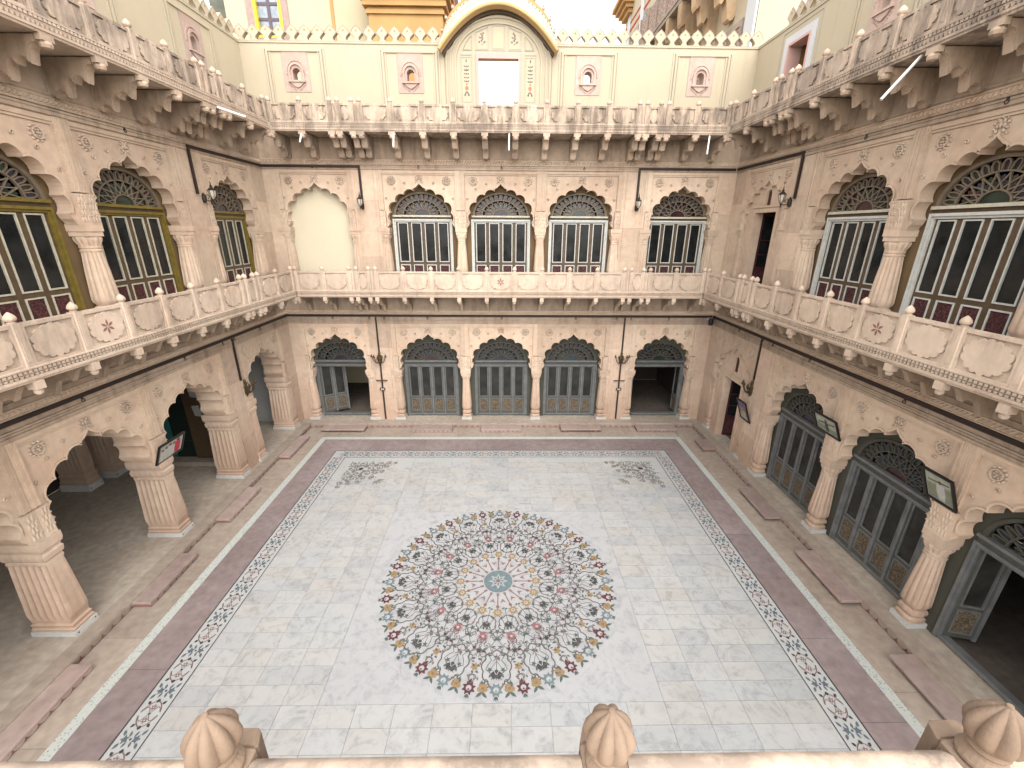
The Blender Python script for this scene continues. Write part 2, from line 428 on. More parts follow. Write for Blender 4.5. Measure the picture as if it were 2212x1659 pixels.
# --- marble tiles
IX0, IX1, IY0, IY1 = BX0+BW, BX1-BW, BY0+BW, BY1-BW
MX, MY, MR = -.131, 6.50, 2.19
SX0, SX1, SY0, SY1 = -2.67, 2.30, 4.23, 8.67
NX, NY = 17, 32
tw, th = (IX1-IX0)/NX, (IY1-IY0)/NY
col_l = [IX0+i*(SX0-IX0)/4 for i in range(4)]+[SX0+i*(SX1-SX0)/9 for i in range(9)]+[SX1+i*(IX1-SX1)/4 for i in range(5)]
row_l = [IY0+i*(SY0-IY0)/8 for i in range(8)]+[SY0+i*(SY1-SY0)/15 for i in range(15)]+[SY1+i*(IY1-SY1)/9 for i in range(10)]
tiles = []
for r in range(len(row_l)-1):
    for c in range(len(col_l)-1):
        x0, x1, y0, y1 = col_l[c], col_l[c+1], row_l[r], row_l[r+1]
        if SX0-.01 < x0 < SX1-.01 and SY0-.01 < y0 < SY1-.01: continue
        sh = 0
        tiles.append((x0, x1, y0, y1))
tiles.sort(key=lambda t: (t[2] < 3.2, math.hypot((t[0]+t[1])/2, t[2])))
def tile_mesh(w_, h_): return MB().box(-w_/2+.002, w_/2-.002, -h_/2+.002, h_/2-.002, -.02, 0).mesh('marble_tile', 'marble')
rest = MB()
for i, (x0, x1, y0, y1) in enumerate(tiles):
    zz = rnd.uniform(-.0012, .0012)
    if i < 300:
        ob('marble_tile', cached(('tile', round(x1-x0, 3), round(y1-y0, 3)), lambda: tile_mesh(x1-x0, y1-y0)), court, ((x0+x1)/2, (y0+y1)/2, zz))
    else: rest.box(x0+.002, x1-.002, y0+.002, y1-.002, -.02, zz)
tag(rest.build('marble_tiling', 'band', court), kind='stuff')
med = MB().box(SX0+.002, SX1-.002, SY0+.002, SY1-.002, -.02, 0).build('medallion_slab', 'slab', court)
# --- floral band
ZI = .004
def leafp(x, y, a, L, W, n=5):
    pts = []
    for k in range(n+1):
        t = k/n; pts.append((t*L, W*.5*math.sin(PI*t**.8)))
    for k in range(n-1, 0, -1):
        t = k/n; pts.append((t*L, -W*.5*math.sin(PI*t**.8)))
    ca, sa = math.cos(a), math.sin(a)
    return [(x+ca*p_[0]-sa*p_[1], y+sa*p_[0]+ca*p_[1]) for p_ in pts]
def starp(x, y, n, r0, r1, ph=0):
    return [(x+(r1 if k % 2 == 0 else r0)*math.cos(ph+PI*k/n), y+(r1 if k % 2 == 0 else r0)*math.sin(ph+PI*k/n)) for k in range(2*n)]
def discp(x, y, r, n=14): return [(x+r*math.cos(2*PI*k/n), y+r*math.sin(2*PI*k/n)) for k in range(n)]
bandb = MB()
bandb.prism([(BX0, BY0), (BX1, BY0), (BX1, BY1), (BX0, BY1)], -.02, -.0005, [[(IX0, IY0), (IX1, IY0), (IX1, IY1), (IX0, IY1)]], ax='z')
band = bandb.build('floral_band', 'band', court)
ln = MB()
for (x0, x1, y0, y1, tk) in ((BX0, BX1, BY0, BY1, .022), (IX0-.02, IX1+.02, IY0-.02, IY1+.02, .016)):
    ln.flat([(x0, y0), (x1, y0), (x1, y1), (x0, y1)], ZI, [[(x0+tk, y0+tk), (x1-tk, y0+tk), (x1-tk, y1-tk), (x0+tk, y1-tk)]])
ln.build('border_line', 'i_dark', band)
def motif_a():   # two facing vine hearts, a blossom in each
    b = MB(); 
    for s in (-1, 1):
        b.cur = 0; h = [(s*(.02+.15*math.sin(PI*k/14)), .135*math.cos(PI*k/14)*(1-.25*math.sin(PI*k/14))) for k in range(15)]
        b.strip(h, .013, ZI)
        b.strip([(s*(.02+.06*math.sin(PI*k/10)*1.2), .13-.13*k/10*.9) for k in range(11)], .009, ZI)
        b.strip([(s*(.02+.06*math.sin(PI*k/10)*1.2), -.13+.13*k/10*.9) for k in range(11)], .009, ZI)
        b.cur = 1; b.flat(starp(s*.085, 0, 6, .022, .05), ZI)
        b.cur = 2; b.flat(discp(s*.085, 0, .012, 8), ZI+.001)
        b.cur = 3
        for t in (-1, 1): b.flat(leafp(s*.13, t*.085, math.atan2(t, s), .06, .04), ZI)
    b.cur = 3; b.flat(starp(0, 0, 4, .012, .026), ZI)
    return b.mesh('inlay_heart_motif', ['i_brown', 'i_rose', 'i_white', 'i_dark'])
def motif_b():   # blue-green leaf cluster with dark diamonds
    b = MB()
    b.cur = 0
    for s in (-1, 1):
        b.flat(starp(0, s*.075, 5, .03, .062, s*PI/2), ZI)
        for t in (-1, 1):
            b.flat(leafp(t*.045, s*.11, math.atan2(s*.6, t), .085, .04), ZI)
            b.flat(leafp(t*.03, s*.03, math.atan2(s*.3, t), .075, .032), ZI)
    b.cur = 1
    for s in (-1, 1): b.flat([(s*.11, 0), (s*.14, .03), (s*.17, 0), (s*.14, -.03)], ZI)
    b.flat(discp(0, 0, .016, 8), ZI)
    return b.mesh('inlay_leaf_motif', ['i_blue', 'i_dark'])
ma, mb_ = motif_a(), motif_b()
def run(x0, y0, x1, y1):
    L = math.hypot(x1-x0, y1-y0); n = max(2, round(L/.33)); n += n % 2
    rz = math.atan2(y1-y0, x1-x0)
    for i in range(n):
        t = (i+.5)/n; ob('inlay_motif', ma if i % 2 else mb_, band, (x0+(x1-x0)*t, y0+(y1-y0)*t, 0), rz)
hb_ = BW/2
run(BX0+hb_, BY0+BW, BX0+hb_, BY1-BW); run(BX1-hb_, BY0+BW, BX1-hb_, BY1-BW); run(BX0+hb_, BY1-hb_, BX1-hb_, BY1-hb_)
# --- corner scrolls
def spiral(cx, cy, r, a0, turns, n=22, sg=1):
    return [(cx+r*(1-.8*k/n)*math.cos(a0+sg*turns*2*PI*k/n), cy+r*(1-.8*k/n)*math.sin(a0+sg*turns*2*PI*k/n)) for k in range(n+1)]
def corner_scroll():
    b = MB(); rr = random.Random(3)
    spots = [(.12, .12, .11), (.35, .12, .11), (.58, .11, .10), (.80, .10, .095), (1.0, .08, .08), (1.15, .06, .055), (.34, .35, .13), (.58, .33, .11), (.80, .30, .10), (.99, .25, .07),
             (.56, .56, .12), (.78, .52, .10), (.93, .46, .07), (.46, .23, .06), (.69, .21, .06), (.23, .23, .06), (.46, .46, .05), (.68, .43, .05), (.90, .19, .05), (.74, .74, .08)]
    for (x, y, r) in spots:
        for (a, c) in (((x, y), (y, x)) if abs(x-y) > .03 else ((x, y),)):
            b.cur = 0; b.strip(spiral(a, c, r, rr.uniform(0, 6), 1.25, sg=rr.choice((-1, 1))), .024, ZI)
            b.cur = 1 if r > .09 else 2
            b.flat(starp(a, c, 6, r*.16, r*.36), ZI+.001)
            b.cur = 0
            for k in range(2):
                t = rr.uniform(0, 6.28); b.flat(leafp(a+r*.9*math.cos(t), c+r*.9*math.sin(t), t, r*.55, r*.3), ZI)
    b.cur = 1
    for t in (-.7, -.35, 0, .35, .7): b.flat(leafp(.84+.05*math.cos(PI/4+t), .86+.05*math.sin(PI/4+t), PI/4+t*1.2, .19, .045), ZI)
    b.cur = 3; b.flat(starp(.36, .36, 8, .04, .075), ZI+.002)
    return b.mesh('inlay_corner_scroll', ['i_scroll', 'i_scroll2', 'i_brown', 'i_maroon'])
cs = corner_scroll()
for x, y, rz in ((IX0+.26, IY1-.24, -PI/2), (IX1-.24, IY1-.24, PI), (IX0+.26, IY0+.24, 0), (IX1-.24, IY0+.24, PI/2)):
    ob('inlay_corner_scroll', cs, court, (x, y, .001), rz, (1.14, 1.14, 1))
# --- medallion
def pol(r, a): return (r*math.cos(a), r*math.sin(a))
def flower_mesh(kind):
    b = MB()
    if kind == 'gold':
        b.flat(starp(0, 0, 8, .062, .098), ZI+.001); b.cur = 1; b.flat(discp(0, 0, .036), ZI+.003); b.cur = 0; b.flat(discp(0, 0, .019, 8), ZI+.005)
        return b.mesh('inlay_gold_flower', ['i_gold', 'i_white'])
    if kind in ('teal', 'maroon'):
        b.flat(starp(0, 0, 8, .070, .112, PI/8), ZI); b.cur = 1; b.flat(discp(.0, 0, .042), ZI+.002)
        b.cur = 0; b.flat(starp(-.02, 0, 4, .01, .026), ZI+.003); b.cur = 2
        for t in (-.5, 0, .5): b.flat(leafp(-.09, 0, PI+t, .07, .03), ZI)
        return b.mesh('inlay_%s_flower' % kind, ['i_'+kind, 'i_white', 'i_green'])
    if kind == 'rose':
        for k in range(5): b.flat(discp(.05*math.cos(k*1.257), .05*math.sin(k*1.257), .042, 8), ZI+.0004*k)
        b.cur = 2; b.flat(discp(0, 0, .02, 8), ZI+.004); b.cur = 1
        for t in (-.8, .8): b.flat(leafp(.06, 0, t, .13, .05), ZI)
        for t in (-.35, .35): b.flat(leafp(-.05, 0, PI+t, .10, .03), ZI)
        return b.mesh('inlay_ochre_flower', ['i_gold', 'i_green', 'i_brown'])
    if kind == 'bud':
        b.flat([pol(.075, t) for t in (PI, PI*.62, PI*.38)]+[(.085, .045), (.06, .015), (.095, 0), (.06, -.015), (.085, -.045)]+[pol(.075, -t) for t in (PI*.38, PI*.62)], ZI)
        b.cur = 1; b.strip([(-.05, -.03), (.0, 0), (-.05, .03)], .012, ZI+.002); b.cur = 2; b.strip([(-.35, 0), (-.07, 0)], .012, ZI)
        return b.mesh('inlay_black_bud', ['i_dark', 'i_white', 'i_vine'])
    if kind == 'pink':
        pts = []
        for k in range(11):
            t = -2.3+4.6*k/10; pts += [pol(.125 if k % 2 == 0 else .125, t), pol(.07, t+.2)]
        b.flat(pts+[(-.1, .03), (-.13, 0), (-.1, -.03)], ZI); b.cur = 1; b.flat(discp(-.01, 0, .028, 8), ZI+.002)
        return b.mesh('inlay_pink_leaf', ['i_pink', 'i_white'])
    if kind == 'star':
        b.flat(starp(0, 0, 5, .03, .075), ZI)
        for s in (-1, 1):
            b.strip([(.10+.10*math.sin(PI*k/8), s*(.02+.075*(1-math.cos(PI*k/8))/2)) for k in range(5)]+[(.11, s*.105), (.075, s*.11)], .014, ZI)
        b.strip([(.06, 0), (.2, 0)], .010, ZI); b.flat(leafp(.14, 0, 0, .07, .03), ZI)
        return b.mesh('inlay_green_star', ['i_green'])
    if kind == 'cart':   # bouquet in the outer cartouche
        b.flat([pol(.11, t) for t in (PI, PI*.6, PI*.36)]+[(.10, .05), (.07, .015), (.11, 0), (.07, -.015), (.10, -.05)]+[pol(.11, -t) for t in (PI*.36, PI*.6)], ZI)
        b.cur = 1; b.strip([(-.08, -.05), (.0, -.01), (.0, .01), (-.08, .05)], .014, ZI+.002)
        b.cur = 2; b.strip([(-.32, 0), (-.1, 0)], .012, ZI)
        for s in (-1, 1):
            b.cur = 2; b.strip([(-.28, 0), (-.2, s*.06), (-.10, s*.12)], .010, ZI)
            b.cur = 3; b.flat(starp(-.10, s*.13, 5, .028, .06), ZI)
            b.flat(leafp(-.02, s*.10, s*.5, .10, .045), ZI)
        b.cur = 4; b.flat([(-.30, 0), (-.36, .05), (-.40, .01), (-.46, 0), (-.40, -.01), (-.36, -.05)], ZI)
        return b.mesh('inlay_black_bouquet', ['i_dark', 'i_white', 'i_vine', 'i_green', 'i_rose'])
def loop_pts(lobes, rx_, ry_, amp):
    out = []
    for k in range(lobes*5):
        t = 2*PI*k/(lobes*5); q = 1+amp*(abs(math.sin(lobes*t/2))-.6)
        out.append((rx_*q*math.cos(t), ry_*q*math.sin(t)))
    return out
def sector():
    b = MB(); D = PI/16     # vines of one sixteenth, drawn about angle 0
    b.cur = 0
    lp = loop_pts(7, .17*1.0, .165, .16)
    b.strip([(MR*.445*math.cos(D)+x*math.cos(D)-y*math.sin(D), MR*.445*math.sin(D)+x*math.sin(D)+y*math.cos(D)) for x, y in lp], .017, ZI-.0005, True)
    b.strip([(MR*.80+x, y) for x, y in loop_pts(9, .29, .225, .14)], .020, ZI-.0005, True)
    # spokes and arrow heads
    b.cur = 1; b.strip([pol(MR*.155, 0), pol(MR*.27, 0)], .02, ZI); b.flat(leafp(MR*.255, 0, 0, .09, .06), ZI)
    b.cur = 2; b.flat([(MR*.135, .028), (MR*.135, -.028), (MR*.165, -.02), (MR*.165, .02)], ZI)
    b.flat([pol(MR*.195, D)[:2], pol(MR*.24, D+.11), pol(MR*.225, D), pol(MR*.24, D-.11)], ZI)
    # s-vines linking the rings
    b.cur = 0
    for s in (-1, 1):
        v = [pol(MR*(.36+.055*k), s*(.03+D*.55*math.sin(k*.9))) for k in range(8)]
        b.strip(v, .012, ZI-.0008)
        x, y = pol(MR*.70, s*D*.78); b.strip(spiral(x, y, .10, s*1.2, 1.1, 16, s), .012, ZI-.0008)
        x, y = pol(MR*.62, s*D*.55); b.strip(spiral(x, y, .075, s*2.8, 1.0, 14, -s), .011, ZI-.0008)
        x, y = pol(MR*.88, s*D*.93); b.strip(spiral(x, y, .085, s*.2, 1.0, 14, s), .012, ZI-.0008)
        b.cur = 3
        for q, t in ((.64, .35), (.70, .5), (.735, .95), (.66, .8), (.58, .22), (.53, .55), (.90, .6), (.50, .9), (.40, .35)):
            x, y = pol(MR*q, s*D*t); b.flat(leafp(x, y, s*q*7, .085, .036), ZI)
        b.cur = 4
        for q, t in ((.67, .62), (.92, .95)):
            x, y = pol(MR*q, s*D*t); b.flat(leafp(x, y, s*2.+q, .08, .04), ZI)
        b.cur = 0
    for s in (-1, 1):
        b.cur = 0
        for q, t, r_, a_ in ((.735, .62, .06, .4), (.60, .86, .06, 2.2), (.55, .30, .05, 1.), (.905, .42, .055, 3.), (.66, .12, .045, .5), (.48, .72, .045, 2.)):
            x, y = pol(MR*q, s*D*t); b.strip(spiral(x, y, r_, s*a_, 1.1, 12, s), .011, ZI-.0008)
        b.strip([pol(MR*(.60+.035*k), s*D*(.95-.12*k+.25*math.sin(k*1.3))) for k in range(9)], .012, ZI-.0008)
        b.cur = 1
        for q, t, l in ((.69, .3, .05), (.76, .78, .06), (.62, .68, .05), (.87, .78, .06), (.52, .2, .05), (.45, .12, .05), (.93, .25, .06), (.36, .7, .05)):
            x, y = pol(MR*q, s*D*t); b.flat(leafp(x, y, s*t*9+q, l, .03), ZI)
        b.cur = 3
        for q, t, l in ((.715, .15, .06), (.78, .9, .06), (.565, .75, .06), (.83, .92, .06), (.30, .62, .06), (.95, .45, .07)):
            x, y = pol(MR*q, s*D*t); b.flat(leafp(x, y, -s*t*7+q, l, .034), ZI)
    b.cur = 5; x, y = pol(MR*.675, D); b.flat(starp(x, y, 6, .03, .055), ZI)
    b.cur = 6; x, y = pol(MR*.80, D); b.flat(starp(x, y, 6, .045, .075), ZI)
    return b.mesh('inlay_vine', ['i_vine', 'i_brown', 'i_rose', 'i_green', 'i_maroon', 'i_dark', 'i_gold'])
sec = sector()
FM = {k: flower_mesh(k) for k in ('gold', 'teal', 'maroon', 'rose', 'bud', 'pink', 'star', 'cart')}
A0 = -PI/2
for k in range(16):
    a = A0+k*PI/8; D = PI/16
    ob('inlay_vine', sec, med, (MX, MY, .0004*(k % 3)), a)
    SCL = {'bud': .85, 'pink': .85, 'cart': .78, 'star': .85, 'rose': .9}
    def put(n, kind, r, da, rot=0): ob(n, FM[kind], med, (MX+r*MR*math.cos(a+da), MY+r*MR*math.sin(a+da), 0), a+da+rot, (SCL.get(kind, 1),)*2+(1,))
    put('inlay_gold_flower', 'gold', .33, 0); put('inlay_bud', 'bud', .445, D); put('inlay_pink_leaf', 'pink', .56, D)
    put('inlay_star', 'star', .505, 0); put('inlay_bouquet', 'cart', .845, 0)
    put('inlay_rim_flower', 'teal', .953, 0, PI); put('inlay_rim_flower', 'maroon', .953, D, PI)
    put('inlay_rim_blossom', 'rose', .945, D*.5); put('inlay_rim_blossom', 'rose', .945, D*1.5)
hub = MB(); hub.flat(discp(0, 0, .275, 48), ZI); hub.cur = 1; hub.flat(starp(0, 0, 8, .10, .19), ZI+.002)
hub.cur = 0; hub.flat(starp(0, 0, 8, .07, .14), ZI+.004); hub.cur = 1; hub.flat(starp(0, 0, 8, .04, .095, PI/8), ZI+.006); hub.cur = 2; hub.flat(discp(0, 0, .042, 12), ZI+.008)
hub.build('inlay_hub', ['i_teal', 'i_white', 'i_brown'], med, (MX, MY, 0))

# ------------------------------------------------------------------ facade pieces (X along the wall, -Y to the court)
def arch_side():
    """right half of the cusped arch, foot to apex, ground-floor heights"""
    pts = [(1.02, 1.955), (1.0, 2.0), (.955, 2.05), (.925, 2.13)]
    pts += arc((.925, 2.13), (.90, 2.40), -.065, 6)[1:]
    pts += arc((.90, 2.40), (.72, 2.685), -.115, 7)[1:]
    pts += arc((.72, 2.685), (.47, 2.885), -.105, 7)[1:]
    pts += arc((.47, 2.885), (.175, 2.985), -.095, 7)[1:]
    pts += arc((.175, 2.985), (.115, 3.075), -.03, 4)[1:]
    pts += [(.06, 3.125), (.02, 3.16), (0, 3.19)]
    return pts
AR = arch_side()
def arch_pts(k=1.): return [(x*k, z) for x, z in AR]+[(-x*k, z) for x, z in AR[-2::-1]]
def spandrel_mesh(h, depth, mat, y0=.055, k=1.):
    b = MB(); a = arch_pts(k)
    b.prism([(h, 1.955), (h, 3.53), (-h, 3.53), (-h, 1.955)]+a[::-1], y0, depth)
    # thin raised rim following the cusps
    n = len(a); vs = []
    rim = []
    for i in range(3, n-3):
        dx = a[i+1][0]-a[i-1][0]; dz = a[i+1][1]-a[i-1][1]; L = math.hypot(dx, dz) or 1
        rim.append((a[i][0]+dz/L*.034, a[i][1]-dx/L*.034))
    b.prism(rim+[a[i] for i in range(n-4, 2, -1)], y0-.024, y0+.01)
    # pilaster strips at the edges with fine fillets, and the panel head
    for s in (-1, 1):
        e = h-.138
        def bx(x0, x1, y, z0, z1): b.box(min(s*x0, s*x1), max(s*x0, s*x1), y, y0+.02, z0, z1)
        bx(e, h-.001, 0, 2.46, 3.53); bx(e+.02, e+.045, -.012, 2.46, 3.53); bx(h-.05, h-.03, -.012, 2.46, 3.53)
        # acanthus block above the capital
        bx(e-.035, h-.001, -.03, 1.956, 2.44)
    b.box(-h+.138, h-.138, .012, y0+.02, 3.455, 3.529); b.box(-h+.138, h-.138, .030, y0+.02, 3.415, 3.4549)
    return b.mesh('spandrel', mat)
def acanthus():
    b = MB()
    for r_, (z, wd, n) in enumerate(((.03, .052, 3), (.14, .046, 2), (.23, .052, 3), (.34, .046, 2))):
        for i in range(n):
            x = (i-(n-1)/2)*wd; ln_ = x*.25
            b.ball((x, -.032, z+.05), .026, 6, 4, (.85, .38, 2.1)); b.ball((x+ln_, -.042, z+.10), .016, 6, 4, (1.2, .5, .9))
    return b.mesh('acanthus', 'carve', 60)
def rosette():
    b = MB()
    for k in range(11):
        t = 2*PI*k/11; b.ball((.098*math.cos(t), 0, .098*math.sin(t)), .022, 6, 4, (1, .6, 1))
    n = 20
    for r0, r1, y in ((.062, .078, -.016),):
        b.prism([(r1*math.cos(2*PI*k/n), r1*math.sin(2*PI*k/n)) for k in range(n)], y, .01, [[(r0*math.cos(2*PI*k/n), r0*math.sin(2*PI*k/n)) for k in range(n)]])
    for k in range(6):
        t = 2*PI*k/6; b.ball((.042*math.cos(t), -.003, .042*math.sin(t)), .018, 6, 4, (1, .6, 1))
    b.ball((0, -.006, 0), .018, 6, 4)
    return b.mesh('rosette', 'carve', 60)
def crest():
    b = MB(); b.ball((0, 0, .0), .02, 6, 4, (1, .6, 2))
    for s in (-1, 1):
        for (x, z, r, q) in ((.05, .03, .022, 1.4), (.085, .06, .02, 1), (.045, .095, .024, 1.5), (.09, .13, .02, 1.2), (.03, .155, .022, 1.6), (.06, .18, .016, 1), (.10, -.01, .018, 1)):
            b.ball((s*x, -.004, z), r, 6, 4, (1, .55, q))
    b.ball((0, -.006, .11), .026, 6, 4, (.8, .6, 2)); b.ball((0, -.004, .20), .018, 6, 4, (1, .6, 1.6))
    return b.mesh('crest_carving', 'carve', 60)
def boss():
    b = MB(); pts = [(.034*(1-.8*k/14)*math.cos(k*.55), -.006, .034*(1-.8*k/14)*math.sin(k*.55)) for k in range(15)]
    b.tube(pts, .009, 5); return b.mesh('spiral_boss', 'carve', 60)
def column_mesh(h, white, mat):
    b = MB(); K = [(.155, .085), (.165, .12), (.165, .16), (.145, .18), (.13, .20), (.155, .225, .06), (.165, .27, .06), (.150, .32, .06), (.125, .335), (.135, .36),
                   (.155, .39, .05), (.165, .44, .10), (.160, .56, .12), (.140, .95, .13), (.122, h-.52, .13), (.118, h-.44, .10), (.128, h-.435), (.128, h-.41), (.112, h-.395), (.124, h-.38, .04), (.124, h-.355),
                   (.118, h-.34, .1), (.150, h-.27, .12), (.160, h-.22, .12), (.145, h-.19)]
    b.lathe(K, 40, ribn=10, sq=.45, sy=1.)
    b.box(-.155, .155, -.155, .155, h-.19, h-.11); b.box(-.17, .17, -.17, .17, h-.11, h)
    if white: b.cur = 1; b.box(-.175, .175, -.175, .155, 0, .09)
    else: b.box(-.175, .175, -.175, .155, 0, .09)
    return b.mesh('column', [mat, 'white'], 40)
def pillar_mesh():
    """deep fluted arcade pillar, 1.805 m tall"""
    def plan(wx, wy, fl=0., n=6):
        pts = []
        for k in range(n*4+1):
            t = k/(n*4); pts.append((wx-fl*abs(math.sin(n*PI*t)) if fl else wx, -wy+2*wy*t))
        for k in range(9): t = k/8; pts.append((wx-2*wx*t, wy)) if 0 < k < 8 else None
        for k in range(n*4+1):
            t = k/(n*4); pts.append((-wx+fl*abs(math.sin(n*PI*t)) if fl else -wx, wy-2*wy*t))
        for k in range(1, 8): t = k/8; pts.append((-wx+2*wx*t, -wy-(fl*.8*abs(math.sin(3*PI*t)) if fl else 0)))
        return pts
    b = MB(); Y = .31
    rows = [(.09, .175, .335, 0), (.13, .185, .345, 0), (.15, .165, .325, 0), (.19, .165, .325, 0), (.21, .175, .335, 0), (.24, .15, .31, 0), (.27, .155, .315, 0), (.30, .155, .315, 0),
            (.32, .16, .32, .012), (.42, .168, .328, .016), (.60, .160, .322, .018), (1.10, .142, .306, .018), (1.36, .130, .296, .016), (1.38, .14, .305, 0), (1.42, .14, .305, 0), (1.44, .13, .295, 0),
            (1.47, .155, .32, .01), (1.56, .165, .33, .01), (1.58, .15, .315, 0), (1.62, .15, .315, 0), (1.64, .17, .335, 0), (1.70, .185, .345, 0), (1.805, .185, .345, 0)]
    b.loft([[(x, Y+y, z) for x, y in plan(wx, wy, fl)] for z, wx, wy, fl in rows])
    b.cur = 1; b.box(-.195, .195, Y-.36, Y+.36, 0, .09)
    b.cur = 2
    for x in (-.15, .15): b.box(x-.012, x+.012, Y-.3605, Y-.34, .03, .055)
    return b.mesh('pillar', ['stone_low', 'white', 'black'], 35)
# --- windows
FRX, FRZ = .83, .63
def fan_geo(z0, yy):
    """semi-elliptic fanlight: tracery bars and panes, base at z0"""
    def E(r, t): return (FRX*r*math.cos(t), z0+FRZ*r*math.sin(t))
    tr = MB()
    def ring(r0, r1, n=28, dep=.03):
        tr.prism([E(r1, PI*k/n) for k in range(n+1)]+[E(r0, PI*(n-k)/n) for k in range(n+1)], yy-dep, yy+.012)
    ring(.95, 1.03, dep=.05); ring(.665, .70); ring(.27, .30)
    NO = 15
    def bar(pts, wd=.011, dep=.022):
        n = len(pts); L = []; Rr = []
        for i in range(n):
            a = pts[max(0, i-1)]; c = pts[min(n-1, i+1)]; dx, dz = c[0]-a[0], c[1]-a[1]; q = math.hypot(dx, dz) or 1
            L.append((pts[i][0]-dz/q*wd, pts[i][1]+dx/q*wd)); Rr.append((pts[i][0]+dz/q*wd, pts[i][1]-dx/q*wd))
        tr.prism(L+Rr[::-1], yy-dep, yy+.01)
    for k in range(NO):
        t = PI*(k+.5)/NO; w_ = PI/NO*.36
        bar([E(.70, t-w_), E(.84, t-w_*.95), E(.91, t-w_*.5), E(.925, t), E(.91, t+w_*.5), E(.84, t+w_*.95), E(.70, t+w_)], .010)
    NP = 9
    for k in range(NP+1):
        t = PI*k/NP
        for s in (-1, 1):
            pts = [E(.30+.375*q/8, t+s*(PI/NP)*.98*math.sin(PI*.5*q/8)) for q in range(9)]
            if all(p_[1] >= z0-.001 for p_ in pts): bar(pts, .009, .019)
    panes = []
    for k in range(NO):
        t0, t1 = PI*(k+.12)/NO, PI*(k+.88)/NO
        panes.append([E(.70, t0), E(.70, t1), E(.90, t1), E(.945, (t0+t1)/2), E(.90, t0)])
    for k in range(NP):
        t = PI*(k+.5)/NP; h = PI/NP*.5
        panes.append([E(.31, t-h*.8), E(.31, t+h*.8), E(.46, t+h), E(.58, t+h*.4), E(.62, t), E(.58, t-h*.4), E(.46, t-h)])
    panes.append([E(.285, PI*k/10) for k in range(11)])
    back = [E(.96, PI*k/24) for k in range(25)]
    return tr, panes, back
def window_parts(style):
    """style -> list of (name, mesh, x offset); heights are absolute"""
    up_ = style[0] == 'u'
    if up_:
        zb, zl, zf = 4.80, 6.70, 6.81; gb, gt, pb, pt = 5.46, 6.58, 4.92, 5.34
        fr = {'uy': 'yellow_wood', 'uw': 'white_wood'}[style]; mull = 'brown_wood'; bead = 'cream_wood' if style == 'uy' else 'white_wood'
        pan = 'carved_red'; gl = 'glass'; tm = {'uy': 'cream_wood', 'uw': 'cream_wood'}[style]; ledge = 'cream_wood' if style == 'uw' else 'yellow_wood'
        trm = 'ochre_tr'
    else:
        zb, zl, zf = .19, 2.07, 2.22; gb, gt, pb, pt = .90, 1.97, .36, .80
        fr = 'grey_wood'; mull = 'grey_wood2'; bead = 'grey_wood'; pan = 'carved_brown'; gl = 'glass_g'; ledge = 'grey_wood'; trm = 'dark_tr'
    out = {}
    Y = .33; H = .905
    b = MB()     # outer frame: two stepped rails on three sides and a sill
    b.prism([(-H, zb), (-H, zl), (H, zl), (H, zb), (H-.045, zb), (H-.045, zl-.045), (-H+.045, zl-.045), (-H+.045, zb)], Y-.06, Y+.10)
    b.prism([(-H+.046, zb), (-H+.046, zl-.046), (H-.046, zl-.046), (H-.046, zb), (H-.085, zb), (H-.085, zl-.085), (-H+.085, zl-.085), (-H+.085, zb)], Y-.03, Y+.10)
    b.box(-H+.086, H-.086, Y-.02, Y+.10, zb, zb+.06)
    b.cur = 1; b.box(-H+.02, H-.02, Y-.085, Y+.05, zf-.05, zf)
    b.cur = 2; b.box(-H+.01, H-.01, Y-.03, Y+.08, zl+.001, zf-.051)
    out['frame'] = b.mesh('window', [fr, ledge, mull])
    W = (2*(H-.086))/4
    b = MB(); b.box(-W/2, -W/2+.05, Y+.005, Y+.05, zb+.061, zl-.087); b.box(W/2-.05, W/2, Y+.005, Y+.05, zb+.061, zl-.087)
    b.box(-W/2+.0501, W/2-.0501, Y+.006, Y+.049, zb+.061, pb-.02); b.box(-W/2+.0501, W/2-.0501, Y+.006, Y+.049, pt+.02, gb-.02); b.box(-W/2+.0501, W/2-.0501, Y+.006, Y+.049, gt+.02, zl-.087)
    b.cur = 1; x0 = W/2-.05
    for (z0, z1) in ((gb, gt), (pb, pt)):
        b.prism([(-x0, z0-.02), (x0, z0-.02), (x0, z1+.02), (-x0, z1+.02)], Y-.008, Y+.04, [[(-x0+.024, z0+.004), (x0-.024, z0+.004), (x0-.024, z1-.004), (-x0+.024, z1-.004)]])
    if not up_:
        b.box(W/2-.028, W/2+.028, Y-.028, Y+.02, zb+.062, zl-.088)
    out['leaf'] = b.mesh('leaf', [mull, bead])
    out['pane'] = MB().box(-x0+.01, x0-.01, Y+.020, Y+.026, gb, gt).mesh('pane', gl)
    out['panel'] = MB().box(-x0+.01, x0-.01, Y+.010, Y+.03, pb, pt).mesh('carved_panel', pan)
    tr, panes, back = fan_geo(zf, Y)
    out['tracery'] = tr.mesh('tracery', trm)
    out['fan'] = panes; out['Y'] = Y; out['W'] = W; out['zf'] = zf; out['zb'] = zb
    return out
M['ochre_tr'] = simple('brown_grey_tracery', (.20, .155, .108), .6, var=.3)
M['dark_tr'] = simple('dark_grey_tracery', (.075, .072, .058), .6, var=.3)
WP = {k: window_parts(k) for k in ('uy', 'uw', 'g')}
PANE_CACHE = {}
def pane_mesh(style, i, c):
    k = (style, i, c)
    if k not in PANE_CACHE:
        P = WP[style]; PANE_CACHE[k] = MB().prism(P['fan'][i], P['Y']+.002, P['Y']+.008).mesh('fan_pane', STAIN[c])
    return PANE_CACHE[k]
